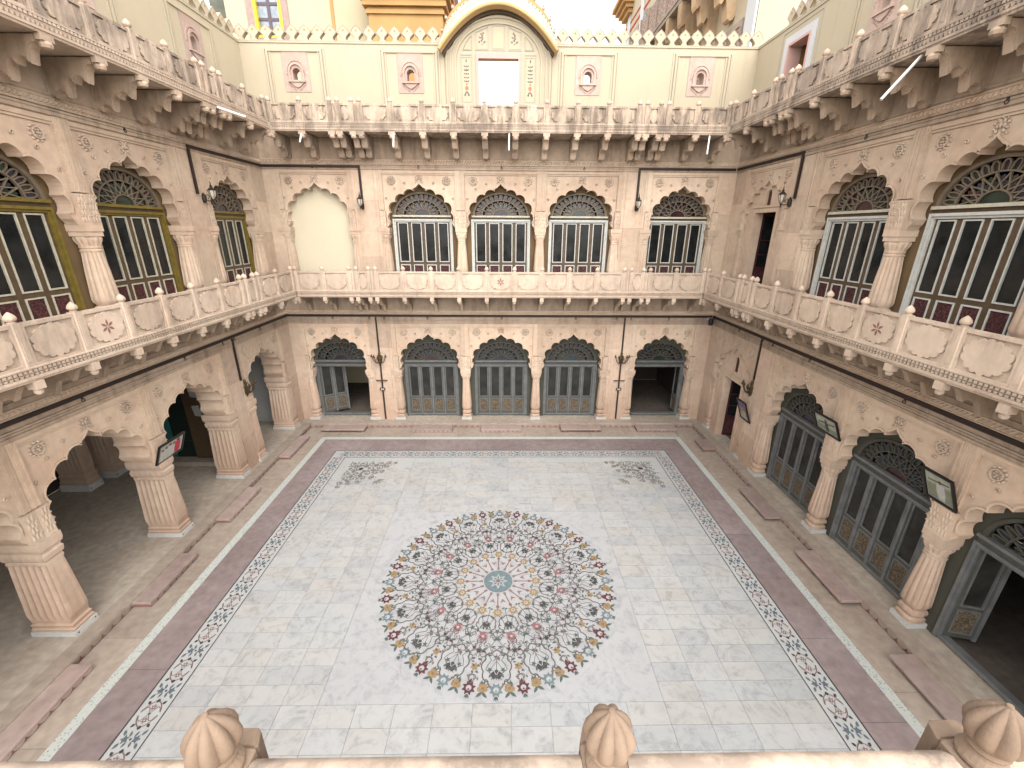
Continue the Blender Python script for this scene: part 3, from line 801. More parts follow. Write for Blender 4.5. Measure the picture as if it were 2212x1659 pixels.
def place_window(root, u, style, leaves='closed', seed=0):
    P = WP[style]; rr = random.Random(seed*13+int(u*100))
    wn = ob('window', P['frame'], root, (u, 0, 0))
    ob('tracery', P['tracery'], wn)
    n = len(P['fan']); pat = [rr.randrange(7) for _ in range(5)]
    for i in range(n):
        c = pat[(i*2) % 5] if rr.random() < .6 else rr.randrange(7)
        if i == n-1: c = (0, 2, 0, 3, 2, 1)[rr.randrange(6)]
        if style == 'g' and i < n-1 and rr.random() < .6: c = 6 if rr.random() < .5 else 5
        ob('fan_pane', pane_mesh(style, i, c), wn)
    if leaves == 'closed':
        for k in range(4):
            x = (k-1.5)*P['W']
            ob('leaf', P['leaf'], wn, (x, 0, 0)); ob('pane', P['pane'], wn, (x, 0, 0)); ob('carved_panel', P['panel'], wn, (x, 0, 0))
    else:
        for (hx, ang, sg) in leaves:      # hinge x, swing into the room, side of the hinge
            for k in range(2 if abs(ang) < 1.3 else 1):
                # leaf hinged at hx on plane Y; second leaf folds on along the first
                c, s = math.cos(ang), math.sin(ang); d = (k+.5)*P['W']
                px, py = hx+sg*d*c, d*abs(s)
                rz = sg*abs(ang)
                Yr = P['Y']; ox, oy = -Yr*-math.sin(rz), Yr-Yr*math.cos(rz)
                for nm in ('leaf', 'pane', 'panel'):
                    ob('carved_panel' if nm == 'panel' else nm, P[nm], wn, (px+Yr*math.sin(rz), py+oy, 0), rz)
    return wn
def surround_mesh(zb, zf, ztop, h, mat):
    ell = [(.86*math.cos(PI*k/24), zf+.655*math.sin(PI*k/24)) for k in range(25)]
    return MB().prism([(h, zb), (h, ztop), (-h, ztop), (-h, zb), (-.90, zb), (-.90, zf-.02)]+ell[::-1]+[(.90, zf-.02), (.90, zb)], .30, .38).mesh('window_surround', mat)

# --- balcony pieces
def finial(h=.145, r=.062):
    b = MB(); b.lathe([(r*.75, 0), (r*.8, h*.08), (r*.55, h*.14), (r*.7, h*.2), (r*.95, h*.30, .10), (r*1.02, h*.45, .14), (r*.85, h*.66, .14), (r*.5, h*.84, .12), (r*.18, h*.97, .0), (r*.06, h)], 24, ribn=8)
    return b.mesh('finial', 'parapet', 50)
FIN = finial(); 
def cart_pts(w_, h_):
    """lobed cartouche outline inside w x h"""
    a, c = w_/2, h_/2
    pts = []
    ctrl = [(-a, 0), (-a*.86, c*.55), (-a*.52, c*.86), (-a*.18, c), (a*.18, c), (a*.52, c*.86), (a*.86, c*.55), (a, 0),
            (a*.86, -c*.55), (a*.52, -c*.86), (a*.20, -c), (-a*.20, -c), (-a*.52, -c*.86), (-a*.86, -c*.55)]
    n = len(ctrl)
    for i in range(n):
        p_, q_ = ctrl[i], ctrl[(i+1) % n]; L = math.hypot(q_[0]-p_[0], q_[1]-p_[1])
        pts += arc(p_, q_, L*.36, 6)[:-1]
    return pts
def panel_mesh(w_, h_, mat, star=False):
    b = MB(); b.box(-w_/2, w_/2, 0, .06, 0, h_)
    if w_ < .15:
        b.prism([(-w_/2+.03, .05), (w_/2-.03, .05), (w_/2-.03, h_-.05), (-w_/2+.03, h_-.05)], -.012, .01)
        return b.mesh('parapet_panel', mat)
    e = .035
    b.prism([(-w_/2, .0), (w_/2, 0), (w_/2, h_), (-w_/2, h_)], -.030, .01, [[(-w_/2+e, e), (w_/2-e, e), (w_/2-e, h_-e*1.3), (-w_/2+e, h_-e*1.3)]])
    cz = h_/2-.01; k = .80 if w_ > .5 else .7
    c = [(x, z+cz) for x, z in cart_pts(w_*k*.95, h_*.72)]
    b.prism(c, -.032, .01)
    if star:
        b.cur = 1
        for i in range(6):
            t = PI*i/3+PI/6; L = .105; pts = []
            for q in range(9):
                s = q/8; pts.append((.012+s*L, .018*math.sin(PI*s)))
            for q in range(7, 0, -1):
                s = q/8; pts.append((.012+s*L, -.018*math.sin(PI*s)))
            b.prism([(x*math.cos(t)-z*math.sin(t), cz+x*math.sin(t)+z*math.cos(t)) for x, z in pts], -.0345, -.02)
    return b.mesh('parapet_panel', [mat, 'red_stone'])
def bracket_up(t=.08):
    P = [(.05, 8.80), (.05, 8.30), (-.04, 8.29), (-.085, 8.27)]
    P += arc((-.085, 8.27), (-.265, 8.285), -.082, 8)[1:]
    P += [(-.285, 8.37), (-.30, 8.45), (-.325, 8.51), (-.36, 8.535), (-.395, 8.52), (-.42, 8.465)]
    P += arc((-.42, 8.465), (-.61, 8.475), -.088, 8)[1:]
    P += [(-.635, 8.56), (-.655, 8.64), (-.69, 8.69), (-.74, 8.715), (-.78, 8.72), (-.78, 8.80)]
    cx, cz = -.33, 8.74
    Q = [(cx+(y-cx)*.955, cz+(z-cz)*.94) if z < 8.79 else (y, z) for y, z in P]
    Q = [(max(y, -.765) if z > 8.6 else y, z-.001) for y, z in Q]
    b = MB(); b.prism(P, -t*.74, t*.74, ax='x'); b.prism(Q, -t, t, ax='x')
    b.box(-t*1.12, t*1.12, -.875, -.781, 8.735, 8.812)
    b.lathe([(.012, 8.64), (t*.85, 8.66), (t*1.0, 8.70), (t*.8, 8.736)], 10, 0, -.825)
    return b.mesh('bracket', 'bracket')
def bracket_mid(t=.044):
    P = [(.05, 4.54), (.05, 4.03)]
    P += [(-.03, 3.975)]+arc((-.03, 3.975), (-.15, 3.985), -.045, 5)[1:]+[(-.185, 4.08), (-.23, 4.18), (-.29, 4.225), (-.34, 4.215)]
    P += arc((-.34, 4.215), (-.48, 4.21), -.05, 5)[1:]+[(-.52, 4.29), (-.57, 4.37), (-.65, 4.42), (-.74, 4.43), (-.74, 4.495), (-.70, 4.54)]
    b = MB(); b.prism(P, -t, t, ax='x')
    b.cur = 1
    b.box(-t*1.3, t*1.3, -.875, -.74, 4.385, 4.496); b.lathe([(.012, 4.30), (t*1.0, 4.32), (t*1.25, 4.355), (t*.9, 4.386)], 10, 0, -.81)
    return b.mesh('bracket', ['bracket', 'parapet'])
BRU, BRM = bracket_up(), bracket_mid()
def balcony(root, u0, u1, posts, zt, up_, mats, dz, star_at=None, tips=False):
    """slab with moulded, toothed edge; panels between the posts; a bracket under each post"""
    if up_: zb, zs, ph, br = 9.035, 8.815, .415, BRU
    else: zb, zs, ph, br = 4.685, 4.54, .555, BRM
    zb += dz; zs += dz
    zc = zs-(0.0 if up_ else .045)
    F = -BAL
    b = MB()
    prof = [(.0, zs), (F+.10, zs), (F+.10, zc), (F+.02, zc), (F+.015, zc+.03), (F, zc+.035), (F, zc+.07), (F+.035, zc+.075), (F+.035, zc+.115), (F+.02, zc+.12), (F+.02, zb-.075), (F+.035, zb-.07), (F+.035, zb-.03), (F+.01, zb-.025), (F+.01, zb-.004), (F+.02, zb), (0, zb)]
    b.prism(prof, u0, u1, ax='x')
    bl = b.build('balcony', mats[0], root)
    d = MB(); n = int((u1-u0)/.062); st = (u1-u0)/n
    for i in range(n):
        c = u0+(i+.5)*st
        d.add([(c-.022, F+.004, zc+.112), (c+.022, F+.004, zc+.112), (c-.022, F+.036, zc+.112), (c+.022, F+.036, zc+.112), (c+.012, F+.006, zc+.076), (c-.012, F+.006, zc+.076), (c+.012, F+.036, zc+.076), (c-.012, F+.036, zc+.076)],
              [(0, 1, 4, 5), (0, 5, 7, 2), (1, 3, 6, 4), (5, 4, 6, 7)])
        d.box(c-.019, c+.019, F+.008, F+.036, zb-.068, zb-.032)
    tag(d.build('dentil_course', mats[0], bl), kind='stuff')
    for i in range(len(posts)-1):
        a, c = posts[i], posts[i+1]; w_ = c-a-.11
        if w_ < .04: continue
        star = star_at is not None and a < star_at < c
        me = cached(('pan', round(w_, 2), ph, mats[1], star), lambda: panel_mesh(round(w_, 2), ph, mats[1], star))
        ob('parapet_panel', me, bl, ((a+c)/2, F+.062, zb+.001))
    pm = cached(('post', ph, mats[1]), lambda: bevelled_post(ph, mats[1]))
    for i, u in enumerate(posts):
        ob('post', pm, bl, (u, F+.02, zb+.0005)); ob('finial', FIN, bl, (u, F+.07, zb+ph+.012))
        ob('bracket', br, bl, (u, 0, dz-.001))
    return bl
def bevelled_post(ph, mat):
    b = MB(); x, c, h = .056, .012, ph+.012
    pl_ = [(-x, c), (-x+c, 0), (x-c, 0), (x, c), (x, .105), (-x, .105)]
    b.prism(pl_, 0, h, ax='z'); b.box(-x*.45, x*.45, -.006, .01, .06, ph-.06)
    return b.mesh('post', mat)
def rope(root, u0, u1, z, r=.04):
    b = MB(); n = int((u1-u0)/.075); st = (u1-u0)/n
    for i in range(n):
        c = u0+(i+.5)*st
        b.add([(c-.045, -.012, z-r), (c+.0, -.012, z-r), (c+.045, -.012, z+r), (c, -.012, z+r), (c-.012, -.045, z-.45*r), (c+.022, -.045, z+.45*r)],
              [(0, 1, 4), (1, 2, 5, 4), (2, 3, 5), (3, 0, 4, 5)])
    b.box(u0, u1, -.022, .02, z-r-.022, z-r-.002); b.box(u0, u1, -.022, .02, z+r+.002, z+r+.022); b.box(u0, u1, -.012, .02, z-r-.001, z+r+.001)
    return tag(b.build('rope_moulding', 'stone', root), kind='stuff')
ROS, CREST, BOSS, ACA = rosette(), crest(), boss(), acanthus()
HOOK = MB(); HOOK.tube([(.028*math.cos(2*PI*k/10), -.02, -.03+.028*math.sin(2*PI*k/10)) for k in range(11)], .007, 5); HOOK.ball((0, -.012, .008), .018, 6, 4)
HOOK = HOOK.mesh('iron_ring', 'iron', 60)
COLG, COLU = column_mesh(1.805, True, 'stone_low'), column_mesh(1.69, False, 'stone')
PIL = pillar_mesh()
def wing(name, label, loc, rz, u0, u1, ground, upper, bal, dz, ustyle, mats_mid, mats_up):
    root = thing(name, label, 'building', loc, rz)
    bays = [b for b in BAYS]
    # walls between and above the openings
    def storey(kinds, z0, ztop, zfr, low):
        off = 0 if low else 4.48
        mt = 'stone_low' if low else 'stone'
        edges = []
        for b_, k in zip(bays, kinds):
            if k: edges.append((b_-half(b_), b_+half(b_)))
        cur = u0; deep = .62 if (low and 'arcade' in kinds) else .30
        def pier(a, c):
            nz = 4 if c-a > .5 else 3
            cuts = [z0]+[z0+(zfr-z0)*(k+rnd.uniform(-.12, .12))/nz for k in range(1, nz)]+[zfr]
            for k in range(nz):
                za, zb_ = cuts[k]+(.0015 if k else 0), cuts[k+1]-.0015
                wl = MB(); wl.box(a, c, rnd.uniform(0, .003), deep, za, zb_)
                for s in (-1, 1):      # flat raised strips down the pier
                    for (x0, x1) in ((3.60, 3.66), (3.69, 3.72), (4.24, 4.30), (4.18, 4.21)):
                        xa, xb = sorted((s*x0, s*x1))
                        if a < xa and xb < c and c-a < 2: wl.box(xa, xb, -.014, .02, max(za, z0+.25), zb_-.0005)
                wl.build('pier_block', mt, root)
        for a, c in edges:
            if a-cur > .02: pier(cur, a-.0005)
            cur = c
        if u1-cur > .02: pier(cur+.0005, u1)
        fr = MB(); fr.box(u0, u1, -.004, deep, zfr+.0005, ztop)
        for z, h_, d in ((zfr+.01, .05, .018), (zfr+.075, .03, .012), (zfr+.12, .03, .03)):
            fr.box(u0, u1, -.004-d, .02, z, z+h_)
        # framed panels between the brackets
        zz0, zz1 = (4.02, 4.50) if low else (8.30, 8.76)
        for i in range(len(bal)-1):
            a, c = bal[i]+.07, bal[i+1]-.07
            if c-a < .3 or c > u1 or a < u0: continue
            e = .035; fr.prism([(a, zz0), (c, zz0), (c, zz1), (a, zz1)], -.018, .01, [[(a+e, zz0+e), (c-e, zz0+e), (c-e, zz1-e), (a+e, zz1-e)]])
        fo = fr.build('frieze', 'bracket', root)
        rope(fo, u0, u1, zfr+(.37 if low else .20))
        for b_, k in zip(bays, kinds):
            if k: ob('iron_ring', HOOK, fo, (b_+.03, -.01, zfr+.21 if low else zfr+.09))
        for s in (-1, 1):
            for x in (3.75, 4.22):
                if low: ob('iron_ring', HOOK, fo, (s*x, -.01, zfr+.20))
        for b_, k in zip(bays, kinds):
            if not k: continue
            h = half(b_); arcade = k == 'arcade'
            key = ('spn', h, arcade, low, k == 'small')
            dep = .62 if arcade else (.11 if k == 'small' else .27)
            sm = cached(key, lambda: spandrel_mesh(h, dep, mt if False else 'stone', k=1. if h > 1.15 else .94))
            sp = ob('spandrel', sm, root, (b_, 0, off))
            for s in (-1, 1):
                ob('rosette', ROS, sp, (s*.80*(1 if h > 1.15 else .93), .052, 3.255), 0, (1.12, 2.1, 1.12)); ob('acanthus', ACA, sp, (s*(h-.10), 0, 1.97))
                for x, z in ((.98, 2.78), (.72, 3.05), (.42, 3.19)): ob('spiral_boss', BOSS, sp, (s*x*(1 if h > 1.15 else .94), .053, z), 0, (s, 1.8, 1))
            ob('crest_carving', CREST, sp, (0, .05, 3.22), 0, (1, 1.9, 1))
            if k == 'win' or k == 'opendoor' or k == 'leafdoor':
                st = 'g' if low else ustyle
                P = WP[st]
                im = cached(('sur', h, st), lambda: surround_mesh(z0, P['zf'], zfr-.02, h-.002, 'olive' if low else 'ochre'))
                ob('window_surround', im, root, (b_, 0, 0))
                lv = 'closed'
                if k == 'leafdoor': lv = [(-.815, .55, 1)] if name != 'right_wing' else [(-.815, 1.32, 1)]
                if k == 'opendoor': lv = [(.815, 1.45, -1)]
                place_window(root, b_, st, lv, seed=hash_(name)+(1 if low else 2))
            elif k == 'niche':
                MB().box(-h+.002, h-.002, .27, .33, z0, zfr-.02).build('niche_back', 'niche', root, (b_, 0, 0))
            elif k == 'small':
                d0, d1 = (-.45, .50); zt = 2.18 if low else 6.88
                pz = z0; q = MB()
                jal = [(.115*math.cos(PI*t/8), (2.78 if low else 7.30)+.14*math.sin(PI*t/8)) for t in range(9)]
                jal = [(.115, 2.45 if low else 6.99)]+jal+[(-.115, 2.45 if low else 6.99)]
                q.prism([(h-.002, pz), (h-.002, zfr-.02), (-h+.002, zfr-.02), (-h+.002, pz), (d0, pz), (d0, zt), (d1, zt), (d1, pz)], .11, .30, [jal])
                q.prism([(d0-.12, pz), (d0-.12, zt+.12), (d1+.12, zt+.12), (d1+.12, pz), (d1+.002, pz), (d1+.002, zt), (d0-.002, zt), (d0-.002, pz)], .075, .2)
                q.box(d0-.14, d1+.14, .05, .15, zt+.121, zt+.17)
                q.build('blind_arch_wall', mt, root, (b_, 0, 0))
                MB().prism(jal, .16, .18).build('pierced_window', 'jali_brown', root, (b_, 0, 0))
                dr = MB(); W_ = d1-d0
                def leaf(dd): return dd
                dr.box(0, .06, 0, .05, pz, zt); dr.box(W_*.5-.06, W_*.5, 0, .05, pz, zt)
                for z_, zz in ((pz, pz+.1), (pz+.62, pz+.70), (pz+1.02, pz+1.06), (pz+1.4, pz+1.44), (zt-.09, zt)): dr.box(.0601, W_*.5-.0601, .002, .048, z_, zz)
                dr.cur = 1; dr.box(.0602, W_*.5-.0602, .015, .035, pz+.1, pz+.62); dr.cur = 2; dr.box(.0602, W_*.5-.0602, .02, .03, pz+.7, zt-.09)
                do = dr.build('door', ['maroon_wood', 'carved_red', 'glass'], root, (b_+d0, .30, 0), R(75) if low else R(85))
        # columns on the bay edges
        done_ = set()
        for b_, k in zip(bays, kinds):
            if not k: continue
            for s in (-1, 1):
                x = round(b_+s*half(b_), 3)
                if abs(abs(b_)-5.42) < .01: x = b_+s*(half(b_)-.06)
                elif abs(abs(x)-3.585) < .01: x = math.copysign(3.50, x)
                if round(x, 2) in done_: continue
                done_.add(round(x, 2))
                if low and k == 'arcade': ob('pillar', PIL, root, (x, -.015, z0))
                elif not (k == 'small'): ob('column', COLG if low else COLU, root, (x, .14, z0))
                else: ob('column', COLG if low else COLU, root, (x, .10, z0), 0, (.8, .6, 1))
    storey(ground, PLZ, 4.535+dz, 3.53, True)
    storey(upper, 4.755, 8.81+dz, 8.01, False)
    # inner rooms
    rm = MB()
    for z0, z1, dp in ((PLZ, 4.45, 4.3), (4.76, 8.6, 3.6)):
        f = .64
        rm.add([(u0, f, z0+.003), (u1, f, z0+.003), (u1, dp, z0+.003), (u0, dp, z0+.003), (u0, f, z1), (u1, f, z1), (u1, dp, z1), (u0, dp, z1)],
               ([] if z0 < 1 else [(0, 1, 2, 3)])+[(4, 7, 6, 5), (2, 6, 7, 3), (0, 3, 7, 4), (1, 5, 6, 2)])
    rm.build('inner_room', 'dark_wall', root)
    if 'arcade' not in ground: MB().box(u0, u1, .42, 4.2, PLZ, PLZ+.008).build('room_floor', 'room_floor', root)  # dark sheet over the plinth floor, standing in for shade indoors
    MB().box(u0, u1, -.0, 4.4, 4.54+dz, 4.75).build('floor_slab', 'stone', root)
    MB().box(u0, u1, -.0, 4.4, 8.815+dz, 9.03).build('roof_slab', 'stone', root)
    balcony(root, bal[0]-.0, bal[-1]+.0, bal, None, False, mats_mid, dz, star_at=0)
    balcony(root, bal[0]-.0, bal[-1]+.0, bal, None, True, mats_up, dz)
    return root
def hash_(s): return sum(ord(c)*(i+1) for i, c in enumerate(s)) % 97
PB_BACK = [-5.99, -5.20, -4.42, -4.22, -3.86, -3.66, -2.85, -2.04, -1.23, -.41, .41, 1.23, 2.04, 2.85, 3.66, 3.86, 4.22, 4.42, 5.20, 6.04]
PB_SIDE_P = [-.41, .41, 1.23, 2.04, 2.85, 3.66, 3.86, 4.22, 4.42, 5.30, 6.16]
PB_LEFT = [-4.42, -4.22, -3.86, -3.66, -2.85, -2.04, -1.23]+PB_SIDE_P
PB_RIGHT = [-x for x in PB_LEFT[::-1]]
back = wing('back_wing', 'back range of pink sandstone facing the viewer with white-framed windows over grey doors', (-.14, YB, 0), 0, -6.86, 6.91,
            ['leafdoor', 'win', 'win', 'win', 'opendoor'], ['niche', 'win', 'win', 'win', 'win'], PB_BACK, 0., 'uw', ('parapet', 'parapet'), ('parapet_mid', 'parapet_old'))
left = wing('left_wing', 'left range with an open arcade of fluted pillars below mustard-framed windows', (XL, YC, 0), R(90), -7.1, YB-YC+.3,
            [None, 'arcade', 'arcade', 'arcade', 'arcade'], [None, 'win', 'win', 'win', 'win'], PB_LEFT, .002, 'uy', ('parapet', 'parapet'), ('parapet', 'parapet_mid'))
right = wing('right_wing', 'right range of pink sandstone with a small maroon door and grey-framed glazed doors', (XR, YC, 0), R(-90), -(YB-YC)-.3, 7.1,
             ['small', 'win', 'win', 'leafdoor', None], ['small', 'win', 'win', 'win', None], PB_RIGHT, .003, 'uw', ('parapet', 'parapet'), ('parapet_mid', 'parapet_mid'))

# --- what stands inside the left arcade
def inner_left():
    for x, y in ((3.55, 3.35), (2.9, 3.45), (-1.2, 3.3)):
        ob('inner_pillar', PIL, left, (x, y, PLZ), 0, (1, 1, 1.9))
    MB().box(6.95, 7.05, .64, 4.25, PLZ, 4.4).build('passage_end_wall', 'grey_wall', left)
    q = MB(); q.box(6.90, 6.949, .66, .80, PLZ, 3.4); q.box(6.90, 6.949, 1.75, 1.9, PLZ, 3.4); q.box(6.915, 6.949, .801, 1.749, 2.6, 3.4); q.box(6.90, 6.949, .66, 1.9, PLZ, PLZ+.12)
    q.build('passage_niche_frame', 'grey_wall', left)
    MB().box(4.33, 4.43, .64, 4.25, PLZ, 4.4).build('cross_wall', 'dark_wall', left)
    c = MB(); c.box(4.28, 4.329, .92, 1.10, PLZ, 2.98); c.box(4.28, 4.329, 2.32, 2.48, PLZ, 2.98); c.box(4.282, 4.329, 1.1001, 2.3199, 2.74, 2.98)
    c.build('teal_doorcase', 'teal_wood', left)
    d = MB(); d.box(4.20, 4.25, 1.08, 1.72, PLZ+.12, 2.72); d.cur = 1
    for z in (1.55, 2.1): d.add([(4.185, 1.30, z), (4.185, 1.46, z+.03), (4.185, 1.50, z+.30), (4.185, 1.34, z+.32), (4.2005, 1.28, z-.01), (4.2005, 1.48, z+.02), (4.2005, 1.52, z+.31), (4.2005, 1.32, z+.33)], [(0, 3, 2, 1), (0, 1, 5, 4), (1, 2, 6, 5), (2, 3, 7, 6), (3, 0, 4, 7)])
    d.build('brown_door_leaf', ['brown_wood', 'white'], left)
    e = MB(); e.box(4.29, 4.328, 1.73, 2.315, PLZ+.12, 2.735); e.cur = 1
    for z in (.75, 1.25, 1.75, 2.25): e.box(4.272, 4.2895, 1.78, 2.27, z, z+.03)
    e.build('dark_door_leaf', ['dark_green', 'iron'], left)
    MB().box(3.95, 4.275, .90, 2.5, PLZ, PLZ+.115).build('door_step', 'tan', left)
M['dark_green'] = simple('dark_green_door_paint', (.010, .022, .017), .5)
inner_left()

# ------------------------------------------------------------------ terrace level
ZT = 9.04
def merlon():
    pts = [(.105, 11.05), (.085, 11.075), (.052, 11.105), (.05, 11.12), (.07, 11.16), (.12, 11.21), (.157, 11.245), (.156, 11.262), (.125, 11.30), (.095, 11.345), (.04, 11.385), (0, 11.425)]
    b = MB(); b.prism(pts+[(-x, z) for x, z in pts[-2::-1]], .02, .14)
    b.cur = 1; b.prism([(.022*math.cos(2*PI*k/10), 11.30+.022*math.sin(2*PI*k/10)) for k in range(10)], .014, .03)
    b.cur = 2     # thin painted outline, proud of the face
    o = [(x*1.0, z) for x, z in pts[3:]]; full = o+[(-x, z) for x, z in o[-2::-1]]
    inn = [(x*.88, 11.27+(z-11.27)*.90) for x, z in full]
    b.prism(full+inn[::-1], .016, .03)
    return b.mesh('merlon', ['cream', 'orange_d', 'tan'])
MER = merlon()
def jharokha():
    b = MB(); z0, z1 = 9.90, 10.84
    hole = [(-.10, 10.17)]+[(-.10, 10.33)]+[(.105*math.cos(PI-PI*k/8), 10.34+.11*math.sin(PI*k/8)) for k in range(9)]+[(.10, 10.33), (.10, 10.17)]
    b.prism([(-.335, z0), (.335, z0), (.335, z1), (-.335, z1)], -.012, .28, [hole])
    n = 14
    b.prism([(.21*math.cos(PI*k/n), 10.34+.23*math.sin(PI*k/n)) for k in range(n+1)]+[(.165*math.cos(PI*(n-k)/n), 10.34+.18*math.sin(PI*(n-k)/n)) for k in range(n+1)], -.05, 0)
    b.prism([(.27*math.cos(PI*k/n), 10.36+.28*math.sin(PI*k/n)) for k in range(n+1)]+[(.23*math.cos(PI*(n-k)/n), 10.36+.245*math.sin(PI*(n-k)/n)) for k in range(n+1)], -.03, 0)
    for s in (-1, 1):
        b.box(min(s*.15, s*.21), max(s*.15, s*.21), -.045, 0, 10.16, 10.34); b.ball((s*.25, -.01, 10.33), .035, 6, 4, (1, .6, 1.6))
        for k in range(5): b.ball((s*(.20-.035*k), -.012, 10.06-.028*k), .02, 6, 4)
    b.box(-.23, .23, -.07, 0, 10.12, 10.16); b.prism([(-.19, 10.119), (.19, 10.119), (.10, 10.04), (0, 9.99), (-.10, 10.04)], -.045, 0)
    b.box(-.335, .335, -.02, 0, z1-.03, z1-.001)
    return b.mesh('carved_window', 'rose_stone')
M['rose_stone'] = sandstone('rose_carved_stone', (.54, .40, .335), (.48, .34, .28))
JH = jharokha()
def frame_mesh():
    b = MB()
    for (h, zt, d, wd) in ((.80, 10.90, .018, .035), (.735, 10.865, .030, .05), (.655, 10.835, .018, .03)):
        b.prism([(-h, ZT), (-h, zt), (h, zt), (h, ZT), (h-wd, ZT), (h-wd, zt-wd), (-h+wd, zt-wd), (-h+wd, ZT)], -d, .01)
    b.cur = 1
    for (h, zt, wd) in ((.812, 10.912, .012), (.75, 10.88, .010), (.665, 10.845, .010)):
        b.prism([(-h, ZT), (-h, zt), (h, zt), (h, ZT), (h-wd, ZT), (h-wd, zt-wd), (-h+wd, zt-wd), (-h+wd, ZT)], -.008, .01)
    for s in (-1, 1): b.box(min(s*.345, s*.355), max(s*.345, s*.355), -.006, .01, 9.95, 10.83)
    return b.mesh('moulded_frame', ['cream', 'line'])
FRM = frame_mesh()
def terrace(name, label, loc, rz, u0, u1, wins, doors, gap=None, mer=None):
    root = thing(name, label, 'wall', loc, rz)
    hs = [[(x-.10, 10.17), (x+.10, 10.17), (x+.10, 10.45), (x-.10, 10.45)] for x in wins]
    holes = [[(x-.335, 9.90), (x+.335, 9.90), (x+.335, 10.84), (x-.335, 10.84)] for x in wins]
    ol = [(u0, ZT), (u0, 11.0), (u1, 11.0), (u1, ZT)]
    for (a, c, t) in sorted(doors, reverse=True): ol += [(c, ZT), (c, t), (a, t), (a, ZT)]
    if gap:
        MB().prism([(u0, ZT), (u0, 11.0), (gap[0], 11.0), (gap[0], ZT)], 0, .28, [h for h in holes if h[0][0] < gap[0]]).build('plaster_wall', 'cream', root)
        MB().prism([(gap[1], ZT), (gap[1], 11.0), (u1, 11.0), (u1, ZT)], 0, .28, [h for h in holes if h[0][0] > gap[1]]).build('plaster_wall', 'cream', root)
    else: MB().prism(ol, 0, .28, holes).build('plaster_wall', 'cream', root)
    cp = MB()
    segs = [(u0, gap[0]), (gap[1], u1)] if gap else [(u0, u1)]
    for a, c in segs:
        cp.cur = 0; cp.box(a, c, -.02, .29, 11.0005, 11.05); cp.cur = 1; cp.box(a, c, -.024, .02, 11.046, 11.056)
    cp.build('coping', ['cream', 'line'], root)
    for x in wins:
        ob('moulded_frame', FRM, root, (x, 0, 0)); ob('carved_window', JH, root, (x, 0, 0))
    for (a, c, t) in doors:
        d = MB(); e = .16
        d.prism([(a-e, ZT), (a-e, t+e), (c+e, t+e), (c+e, ZT), (c, ZT), (c, t), (a, t), (a, ZT)], -.02, .0, )
        d.cur = 1; d.prism([(a-.001, ZT), (a-.001, t+.001), (c+.001, t+.001), (c+.001, ZT), (c-.05, ZT), (c-.05, t-.05), (a+.05, t-.05), (a+.05, ZT)], -.03, .29)
        d.cur = 2; e2 = .30
        d.prism([(a-e2, ZT), (a-e2, t+e2), (c+e2, t+e2), (c+e2, ZT), (c+e2-.02, ZT), (c+e2-.02, t+e2-.02), (a-e2+.02, t+e2-.02), (a-e2+.02, ZT)], -.012, .01)
        d.build('doorcase', ['pale_blue', 'pinkpaint', 'line'], root)
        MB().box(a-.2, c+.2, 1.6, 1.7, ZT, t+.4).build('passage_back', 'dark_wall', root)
        MB().box(a-.12, a-.002, .29, 1.599, ZT, t+.2).build('passage_side', 'orange', root); MB().box(c+.002, c+.12, .29, 1.599, ZT, t+.2).build('passage_side', 'orange', root)
        MB().box(a-.002, c+.002, .29, 1.599, t+.02, t+.2).build('passage_ceiling', 'orange_d', root)
    for (a, c) in (mer or segs):
        n = int((c-a)/.318)
        for i in range(n): ob('merlon', MER, root, (a+(c-a)*(i+.5)/n, 0, 0))
    return root
GX = -.19+.14     # gateway centre in the back wall's own coordinates
terrace('back_terrace_wall', 'cream plaster terrace wall at the back with four rose carved windows', (-.14, YB, 0), 0, -6.98, 7.02, [-5.47, -2.42, 2.38, 5.45], [], gap=(GX-1.44, GX+1.44), mer=[(-6.98, GX-1.55), (GX+1.55, 7.02)])
terrace('left_terrace_wall', 'cream plaster terrace wall on the left with one carved window in view', (XL-.03, YC, 0), R(90), -5., YB-YC+.2, [5.14, 2.2], [], mer=[(-5, YB-YC-.05)])
terrace('right_terrace_wall', 'cream plaster terrace wall on the right with an orange-lined doorway', (XR+.03, YC, 0), R(-90), -(YB-YC)-.2, 5., [-2.75], [(-5.66, -4.84, 10.62)], mer=[(-6.0, 5.)])

# --- curved-roof gateway in the middle of the back terrace wall
gw = thing('curved_roof_gateway', 'cream gateway with curved orange eave and painted flowers, sky showing through its doorway', 'gateway', (-.19, YB, ZT))
def gz(z): return z-ZT
def el(hx, zs, hz, n=32): return [(hx*math.cos(PI*k/n), gz(zs)+hz*math.sin(PI*k/n)) for k in range(n+1)]
dw, dt = .535, 10.70
out_ = [(1.43, 0)]+el(1.43, 10.62, 1.12)+[(-1.43, 0)]
b = MB(); b.prism(out_+[(-dw, 0), (-dw, gz(dt)), (dw, gz(dt)), (dw, 0)], -.03, .14); b.build('gate_wall', 'cream', gw)
b = MB()
for i, (hx, hz, wd, d) in enumerate(((1.40, 1.10, .03, .05), (1.30, 1.00, .035, .045), (1.17, .88, .04, .05))):
    o_ = [(hx, 0)]+el(hx, 10.62, hz)+[(-hx, 0)]; i_ = [(hx-wd, 0)]+el(hx-wd, 10.62, hz-wd)+[(-hx+wd, 0)]
    b.cur = 0; b.prism(o_+i_[::-1], -.03-d*.6, -.02)
    b.cur = 1; i2 = [(hx-wd-.014, 0)]+el(hx-wd-.014, 10.62, hz-wd-.014)+[(-hx+wd+.014, 0)]; b.prism(i_+i2[::-1], -.038, -.02)
b.build('arch_moulding', ['cream', 'line'], gw)
b = MB(); e = .065
